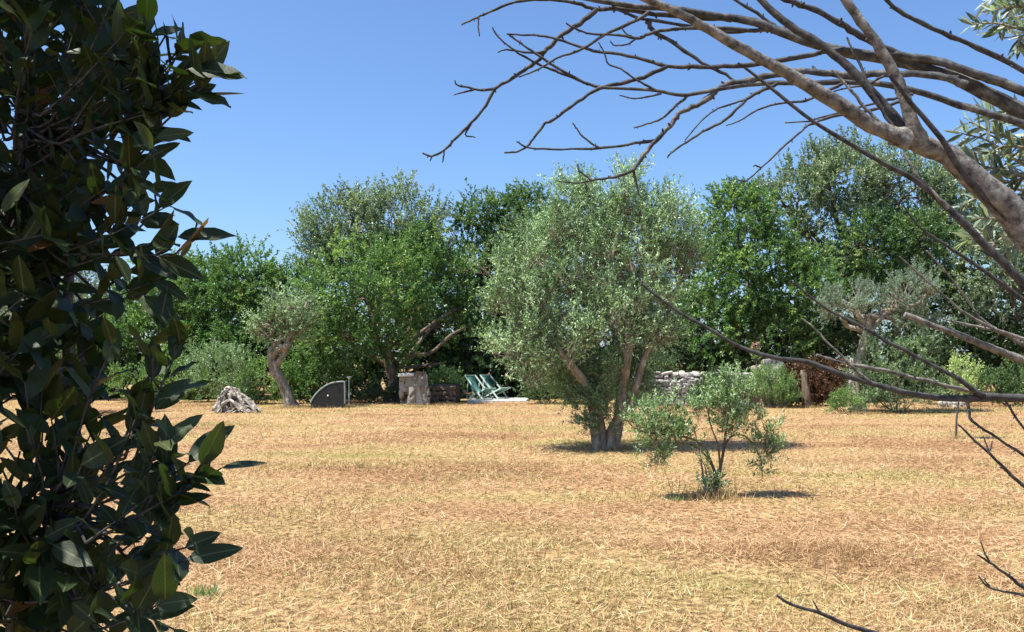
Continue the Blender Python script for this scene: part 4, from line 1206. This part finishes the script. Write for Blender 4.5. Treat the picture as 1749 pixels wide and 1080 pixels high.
def shrub():
    D0 = 1.75
    base = np.array([-1.35, 2.15, 0.0]); base[2] = float(gh(base[0], base[1])) - 0.02
    root = thing('broad_leaved_shrub', base, 'tall dark shaded shrub with broad pointed evergreen leaves', 'shrub')
    edge_y = [-400, -60, 0, 30, 60, 130, 180, 230, 270, 330, 400, 440, 480, 520, 590, 640, 700, 760, 800, 850, 930, 980, 1040, 1100, 1250, 1500]
    edge_x = [250, 225, 200, 225, 285, 315, 240, 215, 195, 240, 255, 250, 215, 190, 250, 215, 190, 235, 290, 250, 290, 275, 240, 235, 210, 120]
    sb = MB()
    stems = []
    for (tx, ty, tz) in ((-0.95, 1.8, 1.3), (-1.05, 1.9, 2.1), (-1.2, 2.1, 3.0), (-1.5, 2.0, 3.6), (-1.7, 2.3, 2.8), (-0.9, 1.9, 0.8), (-1.35, 1.6, 2.4), (-1.1, 2.3, 1.7), (-0.95, 2.0, 2.6)):
        stems.append(limb(sb, base + np.array([rng.normal(0, .06), rng.normal(0, .06), 0]), (tx, ty, tz), 0.026, 0.006, 0.06, 7, 6, 0.15))
    sp = np.concatenate(stems)
    tips = []
    # the outline twigs
    rim = [(340, 118, 1.55), (352, 140, 1.57), (322, 92, 1.6), (300, 62, 1.6), (268, 70, 1.6), (205, 12, 1.65), (305, 352, 1.6), (285, 318, 1.62), (300, 345, 1.6), (320, 405, 1.6), (312, 438, 1.6), (300, 425, 1.6),
           (278, 262, 1.6), (290, 190, 1.6), (285, 235, 1.6), (300, 470, 1.65), (325, 588, 1.6), (290, 560, 1.62), (258, 505, 1.65), (290, 755, 1.55), (362, 795, 1.55), (340, 790, 1.55),
           (310, 750, 1.56), (350, 932, 1.55), (338, 955, 1.55), (318, 860, 1.57), (300, 1025, 1.55), (315, 1075, 1.55), (280, 690, 1.6), (250, 715, 1.6), (300, 600, 1.6), (330, 830, 1.56)]
    extra = [(355, 128, 1.56), (345, 150, 1.58), (300, 100, 1.6), (322, 70, 1.6), (250, 40, 1.62), (215, 55, 1.6), (295, 155, 1.6), (378, 800, 1.55), (300, 780, 1.57), (262, 150, 1.58), (240, 100, 1.6)]
    for (x, y, dd) in [(q[0] - 18, q[1], q[2]) for q in rim] + extra:
        tips.append(P(x, y, dd))
    n_fill = 310
    k = 0
    while k < n_fill:
        py = rng.uniform(-120, 1200)
        ex = np.interp(py, edge_y, edge_x)
        px = ex - 25 - rng.random() ** 0.9 * (ex + 150)
        if (py > 680 and rng.random() < 0.5) or (60 < py < 300 and 20 < px < 170 and rng.random() < 0.35):
            continue
        dd = 1.62 + rng.random() * 0.6 * (0.35 + 0.65 * min(1, (ex - px) / 250))
        tips.append(P(px, py, dd)); k += 1
    # unseen upper and outer shrub, made tall and dense to shade the leaves in view
    for _ in range(950):
        u = rand_dirs(1)[0]
        p = np.array([-1.65, 2.05, 2.4]) + u * np.array([1.0, 0.9, 2.3]) * rng.uniform(0.5, 1.0)
        px, py, f = project(p)
        if f < 0.5 or (-100 < py < 1180 and px > np.interp(py, edge_y, edge_x) - 60) or np.hypot(p[0], p[1]) < 1.1 or p[2] < 0.15:
            continue
        if py > 480 and px > -120 and py < 1250:
            continue
        if px > 100 and py < 0 and px > np.interp(py, edge_y, edge_x):
            continue
        tips.append(p)
    tips = np.array(tips)
    B, Dv, Nn, L, T = [], [], [], [], []
    for ti, tip in enumerate(tips):
        q = sp[np.argmin(np.sum((sp - tip) ** 2 * [1, 1, 1.3], 1))]
        out = nz(tip - q)
        far = np.linalg.norm(tip - q)
        ln = min(0.26, far)
        st = tip - nz(out * 0.9 + rand_dirs(1)[0] * 0.25 + UP * 0.35) * ln
        if rng.random() < 0.35 or ti < len(rim) + len(extra):
            limb(sb, q, st, 0.0045, 0.003, 0.08, 4, 2, 0.0)
        mid = (st + tip) / 2 + rand_dirs(1)[0] * 0.012
        tw = smooth_line([st, mid, tip], 2)
        sb.tube(tw, np.linspace(0.003, 0.0016, len(tw)), 4, cap=False)
        tv = nz(tip - st)
        nl = 8 if ti < len(rim) + len(extra) else 7
        a0 = rng.uniform(0, 6)
        for m_ in range(nl):
            t_ = 0.1 + 0.9 * m_ / (nl - 1)
            pos = st + (tip - st) * t_
            a = a0 + m_ * 2.4
            u = nz(np.cross(tv, [0.3, 0.2, 0.9])); w_ = np.cross(tv, u)
            side = u * math.cos(a) + w_ * math.sin(a)
            dirv = nz(tv * (0.45 + 0.6 * t_) + side * 0.85 + np.array([0, 0, 0.05 - 0.15 * (1 - t_)]))
            B.append(pos); Dv.append(dirv)
            Nn.append(nz(np.cross(np.cross(dirv, tv), dirv) + rand_dirs(1)[0] * 0.45 + UP * 0.4))
            L.append(rng.uniform(0.052, 0.098) * (0.8 + 0.35 * t_)); T.append(rng.choice([0.15, 0.45, 0.75, 0.93, 1.0], p=[0.32, 0.36, 0.22, 0.085, 0.015]))
    L = np.array(L)
    part('stem', sb, M['dark_twig'], root, True)
    place_leaves(root, np.array(B), np.array(Dv), np.array(Nn), L, L * rng.uniform(0.40, 0.52, len(L)), np.array(T), M['broad_leaf'], own_mat=M['broad_leaf_veined'])


shrub()

# ------------------------------------------------------------------ foreground: bare grey tree and an olive spray
def bare_tree():
    base = np.array([2.25, 2.85, 0.0]); base[2] = float(gh(base[0], base[1])) - 0.05
    root = thing('bare_tree', base, 'leafless grey tree reaching long forked branches over the field', 'tree')
    tb = MB()
    tl = smooth_line([base, (2.2, 2.84, 0.5), (2.16, 2.78, 1.1), (2.12, 2.75, 1.6), (2.16, 2.8, 2.1)], 6)
    tb.tube(tl, np.linspace(0.12, 0.06, len(tl)), 14, 0.2, seed=3)
    part('trunk', tb, M['grey_bark'], root, True)
    T1, T2, T3 = (2.13, 2.76, 1.45), (2.15, 2.79, 1.95), (2.18, 2.81, 0.85)

    def br(pts, w0, w1, d0, d1, mat='grey_bark', start=None, name='branch', knots=0.28):
        n = len(pts)
        dd = np.linspace(d0, d1, n)
        p3 = [P(x, y, dd[k]) for k, (x, y) in enumerate(pts)]
        rr = [0.5 * (w0 + (w1 - w0) * (k / (n - 1)) ** 0.8) * dd[k] / F_PX for k in range(n)]
        if start is not None:
            p3 = [np.array(start)] + p3; rr = [rr[0] * 1.25] + rr
        line = smooth_line(np.hstack([np.array(p3), np.array(rr)[:, None]]), 4)
        r = np.maximum(line[:, 3], 0.0011) * (1 + (knots if w0 < 14 else 0.07) * (rng.random(len(line)) - 0.35))
        b_ = MB(); b_.tube(line[:, :3] + rng.normal(0, 1, (len(line), 3)) * (r * (0.2 if w0 < 14 else 0.06))[:, None], r, 9 if w0 > 10 else 6, 0.12 if w0 > 10 else 0.0, seed=rng.uniform(0, 20))
        part(name, b_, M[mat], root, True)
        # bud scars and spurs
        if w0 < 14 and n > 3:
            sp_ = spurs
            for _ in range(int(n * 1.6)):
                k = rng.integers(2, len(line) - 1)
                dv = nz(rand_dirs(1)[0] + nz(line[k, :3] - line[k - 1, :3]) * 0.5)
                sp_.tube([line[k, :3], line[k, :3] + dv * r[k] * 1.2, line[k, :3] + dv * (r[k] * 1.6 + 0.004)], [r[k] * 0.7, r[k] * 0.5, r[k] * 0.3], 5)

    spurs = MB()
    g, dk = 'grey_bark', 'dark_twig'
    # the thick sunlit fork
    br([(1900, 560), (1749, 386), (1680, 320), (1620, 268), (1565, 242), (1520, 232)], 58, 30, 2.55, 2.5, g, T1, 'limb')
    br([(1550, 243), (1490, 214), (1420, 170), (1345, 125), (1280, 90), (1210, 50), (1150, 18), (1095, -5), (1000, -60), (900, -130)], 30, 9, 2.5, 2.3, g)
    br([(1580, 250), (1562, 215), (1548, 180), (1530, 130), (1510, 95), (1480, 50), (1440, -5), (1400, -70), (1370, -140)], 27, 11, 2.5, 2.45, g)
    br([(1575, 250), (1545, 224), (1500, 170), (1450, 115), (1400, 75), (1350, 45), (1300, 0), (1250, -60)], 21, 10, 2.52, 2.6, dk)
    br([(1770, 425), (1725, 378), (1671, 326), (1646, 298), (1608, 238), (1551, 170), (1520, 128)], 16, 6, 2.55, 2.44, dk)
    br([(1540, 236), (1514, 200), (1486, 150), (1473, 119), (1455, 85), (1447, 64)], 8, 3, 2.48, 2.5, dk)
    br([(1505, 212), (1470, 175), (1440, 140), (1420, 120)], 7, 3, 2.47, 2.47, g)
    # long limb and its fan of twigs, bark colours darkened as in shade
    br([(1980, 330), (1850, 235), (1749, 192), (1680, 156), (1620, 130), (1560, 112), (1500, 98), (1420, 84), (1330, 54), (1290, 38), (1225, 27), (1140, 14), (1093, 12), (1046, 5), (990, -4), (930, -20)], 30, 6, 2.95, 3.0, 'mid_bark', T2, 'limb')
    br([(1850, 215), (1749, 157), (1700, 138), (1660, 125), (1600, 104), (1540, 96), (1500, 92)], 17, 13, 2.9, 2.95, 'mid_bark', T2)
    br([(1570, 112), (1520, 86), (1470, 60), (1435, 41), (1388, 16), (1344, 0), (1290, -40)], 13, 8, 2.95, 2.9, dk)
    br([(1330, 52), (1294, 23), (1256, 0), (1220, -25)], 7, 4, 3.0, 3.0, dk)
    br([(1340, 50), (1290, 52), (1230, 55), (1156, 42), (1093, 31), (1055, 16), (1035, -5)], 8, 4, 2.98, 3.0, dk)
    br([(1250, 33), (1180, 30), (1100, 22), (1052, 14), (1017, 17), (983, 5), (926, -1), (880, 4), (838, 20), (816, 30), (788, 42)], 10, 3, 3.0, 3.05, dk)
    br([(818, 29), (817, 45), (819, 62)], 3, 2, 3.04, 3.04, dk)
    br([(1020, 16), (990, 40), (950, 68), (930, 90), (920, 103), (895, 120), (870, 137), (845, 152), (830, 180), (805, 210), (780, 235), (757, 258), (737, 267), (722, 262)], 9, 3, 3.0, 3.05, dk)
    br([(845, 152), (822, 154), (800, 150), (780, 145), (777, 138)], 5, 2.5, 3.03, 3.03, dk)
    br([(810, 153), (790, 158), (775, 163)], 4, 2, 3.03, 3.03, dk)
    br([(808, 207), (795, 230), (812, 235)], 4, 2, 3.04, 3.04, dk)
    br([(759, 256), (756, 278)], 3.5, 2, 3.05, 3.05, dk)
    br([(738, 266), (735, 275)], 3, 2, 3.05, 3.05, dk)
    br([(932, 88), (905, 90), (865, 85), (850, 90)], 5, 2, 3.0, 3.0, dk)
    br([(1110, 20), (1090, 33), (1033, 60), (995, 83), (951, 100), (920, 118), (886, 132)], 7, 2.5, 2.97, 2.95, dk)
    br([(1280, 52), (1200, 48), (1150, 50), (1110, 57), (1087, 66), (1060, 60), (1010, 58), (985, 50), (967, 40)], 7, 3, 2.96, 2.96, dk)
    br([(1087, 66), (1070, 76), (1050, 78), (1042, 70)], 4, 2, 2.96, 2.96, dk)
    br([(1085, 66), (1070, 58), (1062, 48)], 4, 2, 2.96, 2.96, dk)
    br([(1104, 36), (1120, 55), (1160, 80), (1200, 108), (1240, 128), (1262, 145)], 9, 5, 2.98, 2.95, dk)
    br([(1960, 360), (1860, 260), (1749, 212), (1700, 198), (1640, 180), (1580, 160), (1520, 146), (1450, 140), (1390, 142), (1300, 143), (1240, 150), (1200, 158), (1165, 163), (1120, 155), (1075, 152), (1030, 150)], 15, 5, 2.9, 2.95, 'mid_bark', T2)
    br([(1650, 143), (1600, 131), (1510, 126), (1440, 128), (1380, 121), (1340, 126), (1290, 136), (1250, 142), (1230, 150), (1212, 166), (1190, 180), (1160, 195), (1145, 215), (1120, 240), (1100, 265), (1082, 292)], 13, 7, 2.92, 2.95, 'mid_bark')
    br([(1082, 292), (1050, 303), (1010, 308), (985, 313), (950, 309)], 6, 2, 2.95, 2.95, dk)
    br([(1010, 308), (997, 298), (988, 290), (987, 280)], 4, 2, 2.95, 2.95, dk)
    br([(1000, 310), (1003, 325), (1005, 320)], 3, 2, 2.95, 2.95, dk)
    br([(1082, 292), (1087, 315), (1091, 332), (1099, 340)], 5, 2, 2.95, 2.95, dk)
    br([(1120, 240), (1085, 245), (1030, 253), (960, 255), (905, 253), (882, 242)], 6, 2.5, 2.95, 2.95, dk)
    br([(1024, 253), (1010, 245), (995, 233), (985, 220), (978, 210)], 4, 2, 2.95, 2.95, dk)
    br([(1475, 95), (1440, 84), (1390, 93), (1320, 105), (1250, 113), (1195, 115), (1140, 113), (1110, 105), (1060, 93), (1015, 87), (960, 70), (930, 62), (900, 60), (865, 58)], 10, 3, 2.95, 2.97, dk)
    br([(1140, 113), (1100, 132), (1060, 143), (1025, 151), (985, 175), (945, 205), (930, 212), (915, 232), (900, 250), (880, 260), (862, 261)], 8, 3, 2.96, 2.98, dk)
    br([(1025, 150), (986, 136), (926, 99), (895, 78), (870, 60)], 6, 3, 2.97, 2.97, dk)
    br([(990, 138), (950, 122), (920, 110), (876, 85), (850, 62), (841, 47)], 5, 2.5, 2.98, 2.98, dk)
    br([(1120, 155), (1085, 135), (1060, 118), (1040, 110), (1032, 90), (1022, 72)], 4, 2, 2.94, 2.94, dk)
    br([(1175, 163), (1150, 185), (1130, 203), (1105, 212), (1082, 219)], 5, 2.5, 2.94, 2.94, dk)
    br([(1130, 160), (1105, 166), (1080, 168), (1058, 163)], 4, 2, 2.94, 2.94, dk)
    br([(1440, 142), (1400, 163), (1370, 173), (1338, 176), (1294, 188), (1263, 207), (1240, 215)], 6, 2, 2.9, 2.9, dk)
    br([(1330, 142), (1300, 156), (1275, 170), (1240, 204), (1200, 226), (1165, 248), (1145, 262), (1140, 270)], 7, 2.5, 2.92, 2.92, dk)
    br([(1275, 170), (1248, 178), (1220, 189), (1195, 210), (1170, 240)], 4, 2, 2.92, 2.92, dk)
    br([(1560, 160), (1532, 168), (1507, 172), (1467, 184), (1400, 201), (1382, 207), (1341, 210)], 6, 2.5, 2.88, 2.88, dk)
    br([(1540, 172), (1500, 186), (1420, 200), (1385, 212), (1370, 223), (1332, 257), (1300, 287), (1275, 309), (1260, 307)], 6, 2.5, 2.85, 2.85, dk)
    br([(1300, 287), (1290, 283), (1286, 285)], 3, 2, 2.85, 2.85, dk)
    br([(1510, 130), (1480, 145), (1440, 152), (1400, 165)], 5, 2, 2.9, 2.9, dk)
    br([(1990, 330), (1850, 180), (1749, 122), (1671, 82), (1608, 56), (1545, 25), (1514, 0), (1490, -40)], 12, 6, 2.8, 2.75, dk, T2)
    # lower branches
    br([(1950, 690), (1850, 590), (1749, 486), (1718, 453), (1671, 406), (1639, 375), (1599, 337), (1561, 306), (1514, 282), (1451, 245), (1388, 207), (1332, 163), (1285, 125), (1260, 108)], 19, 4, 2.45, 2.4, dk, T1)
    br([(1620, 356), (1590, 325), (1560, 290), (1545, 262)], 7, 3, 2.42, 2.42, g)
    br([(1980, 680), (1850, 580), (1749, 513), (1686, 466), (1640, 435), (1590, 402), (1567, 384), (1542, 350)], 11, 2.5, 2.35, 2.3, dk, T1)
    br([(1980, 700), (1850, 620), (1749, 580), (1687, 557), (1640, 529), (1592, 488), (1536, 438)], 9, 2.5, 2.4, 2.35, g, T1)
    br([(1700, 563), (1671, 540), (1655, 516), (1624, 475), (1583, 428)], 6, 2.5, 2.4, 2.38, g)
    br([(1980, 740), (1850, 650), (1749, 615), (1715, 603), (1681, 590), (1642, 574), (1598, 558), (1545, 537)], 18, 9, 2.5, 2.45, g, T1)
    br([(1749, 590), (1715, 570), (1669, 558), (1610, 545)], 8, 3, 2.46, 2.45, g)
    br([(1980, 760), (1850, 695), (1749, 681), (1690, 678), (1646, 681), (1600, 679), (1543, 670), (1486, 654), (1423, 635), (1377, 618), (1332, 613), (1286, 601), (1245, 583), (1208, 560), (1170, 540), (1130, 512), (1095, 485)], 16, 4, 2.3, 2.2, dk, T1)
    br([(1690, 676), (1669, 672), (1624, 661), (1578, 649), (1509, 633), (1440, 620), (1395, 606)], 9, 5, 2.28, 2.25, g)
    br([(1680, 676), (1669, 669), (1624, 640), (1589, 622), (1555, 603), (1514, 583), (1477, 560), (1420, 532), (1388, 510), (1354, 482)], 9, 4, 2.27, 2.2, dk)
    br([(1487, 653), (1459, 629), (1440, 610), (1413, 585), (1390, 560), (1370, 545)], 5, 2.5, 2.25, 2.25, g)
    br([(1650, 682), (1655, 700), (1660, 718), (1692, 741), (1749, 778), (1800, 812)], 5, 4, 2.3, 2.3, dk)
    br([(1715, 680), (1729, 704), (1749, 732), (1775, 765)], 5, 3, 2.3, 2.3, dk)
    br([(2000, 960), (1850, 900), (1749, 830), (1689, 774), (1660, 748), (1636, 725)], 8, 3, 2.3, 2.25, dk, T3)
    br([(1689, 774), (1685, 760), (1680, 746)], 3.5, 2, 2.26, 2.26, dk)
    br([(1690, 770), (1693, 762), (1695, 753)], 3.5, 2, 2.26, 2.26, dk)
    br([(2020, 1120), (1850, 1070), (1749, 1004), (1724, 985), (1689, 960), (1669, 948)], 10, 3, 2.3, 2.2, dk, T3)
    br([(1690, 960), (1681, 943), (1675, 925)], 3.5, 2, 2.2, 2.2, dk)
    br([(1820, 1040), (1749, 1018), (1713, 1010), (1685, 1001), (1671, 983)], 6, 2.5, 2.26, 2.22, dk)
    br([(1690, 1001), (1682, 992), (1682, 988)], 3, 2, 2.22, 2.22, dk)
    br([(2040, 1260), (1850, 1190), (1650, 1130), (1560, 1104), (1495, 1082), (1443, 1066), (1400, 1047), (1355, 1034), (1326, 1017)], 14, 4, 2.3, 2.15, dk, T3)
    br([(1400, 1047), (1394, 1036), (1389, 1026)], 4, 2, 2.17, 2.17, dk)
    part('spurs', spurs, M['dark_twig'], root, True, kind='stuff')


bare_tree()


def near_olive():
    base = np.array([3.3, 3.9, 0.0]); base[2] = float(gh(base[0], base[1])) - 0.05
    root = thing('olive_tree', base, 'near olive reaching silvery narrow-leaved sprays through the bare branches', 'olive tree')
    tb = MB()
    tl = smooth_line([base, (3.25, 3.85, 0.7), (3.3, 3.8, 1.5), (3.15, 3.6, 2.2)], 6)
    tb.tube(tl, np.linspace(0.13, 0.07, len(tl)), 12, 0.3, seed=5)
    part('trunk', tb, M['olive_bark'], root, True)
    S = np.array(tl[-1])
    D = 3.15
    twigs = [[(1960, 130), (1820, 70), (1749, 52), (1700, 40), (1662, 42)], [(1960, 130), (1800, 60), (1749, 60), (1738, 88)], [(1900, 60), (1790, 20), (1730, 12), (1698, 18)], [(1790, 30), (1760, -10), (1720, -30)],
             [(1980, 400), (1850, 330), (1749, 282), (1690, 242), (1642, 228)], [(1960, 330), (1830, 260), (1749, 220), (1700, 195), (1672, 184)], [(1900, 370), (1749, 325), (1690, 330), (1642, 352)],
             [(1900, 400), (1749, 375), (1690, 395), (1655, 410)], [(1749, 300), (1705, 290), (1660, 280)], [(1800, 330), (1749, 340), (1700, 360), (1680, 385)], [(1820, 270), (1760, 255), (1715, 250), (1690, 265)], [(1830, 390), (1770, 405), (1725, 425), (1700, 440)],
             [(1800, 240), (1749, 205), (1720, 190)], [(1820, 300), (1770, 300), (1730, 310), (1700, 318)], [(1820, 235), (1749, 240), (1700, 228), (1655, 208)], [(1830, 300), (1760, 270), (1700, 262), (1650, 262)],
             [(1840, 350), (1760, 350), (1720, 372), (1668, 372)], [(1830, 410), (1760, 392), (1715, 405), (1690, 425)], [(1850, 20), (1780, 0), (1730, -5), (1690, 0)], [(1830, 60), (1770, 35), (1735, 30), (1705, 55)], [(1850, 330), (1780, 310), (1735, 340), (1720, 375)]]
    B, Dv, Nn, L, T = [], [], [], [], []
    for k, tw in enumerate(twigs):
        dd = D + rng.uniform(-0.25, 0.25)
        line = smooth_line([S if len(tw) > 3 else P(*tw[0], dd)] + [P(x, y, dd) for x, y in tw], 5)
        b_ = MB(); b_.tube(line, np.linspace(0.011, 0.002, len(line)), 6); part('twig', b_, M['olive_bark'], root, True)
        seg = line[len(line) // 2 - 2:]
        for m_ in range(40):
            t_ = m_ / 39 * (len(seg) - 1.01)
            q = seg[int(t_)] + (seg[int(t_) + 1] - seg[int(t_)]) * (t_ % 1)
            tv = nz(seg[int(t_) + 1] - seg[int(t_)])
            u = rand_dirs(1)[0]; side = nz(u - tv * np.dot(u, tv))
            B.append(q); Dv.append(nz(tv * 0.7 + side * 0.8)); Nn.append(nz(rand_dirs(1)[0] + UP * 0.4)); L.append(rng.uniform(0.05, 0.085)); T.append(rng.choice([0.15, 0.45, 0.75, 0.93]))
    for _ in range(60):   # rest of the crown beyond the frame
        p0 = np.array([3.1, 3.6, 2.3]) + rand_dirs(1)[0] * np.array([0.9, 0.8, 0.8]) * rng.uniform(.5, 1)
        px, py, f = project(p0)
        if px < 1830:
            continue
        tv = nz(p0 - S)
        b_ = None
        for m_ in range(14):
            u = rand_dirs(1)[0]; side = nz(u - tv * np.dot(u, tv))
            B.append(p0 - tv * 0.25 * m_ / 14); Dv.append(nz(tv * 0.7 + side * 0.8)); Nn.append(nz(rand_dirs(1)[0] + UP * 0.4)); L.append(rng.uniform(0.045, 0.075)); T.append(rng.choice([0.15, 0.45, 0.75]))
    L = np.array(L)
    place_leaves(root, np.array(B), np.array(Dv), np.array(Nn), L, L * rng.uniform(0.17, 0.24, len(L)), np.array(T), M['f_near_olive'])


M['f_near_olive'] = leaf_mat('near_olive_leaf', [(0.0, (0.05, 0.065, 0.035)), (0.4, (0.12, 0.14, 0.075)), (0.8, (0.28, 0.29, 0.19)), (1.0, (0.45, 0.45, 0.34))], 0.25, 0.42, 0.5, gain=1.2)
near_olive()
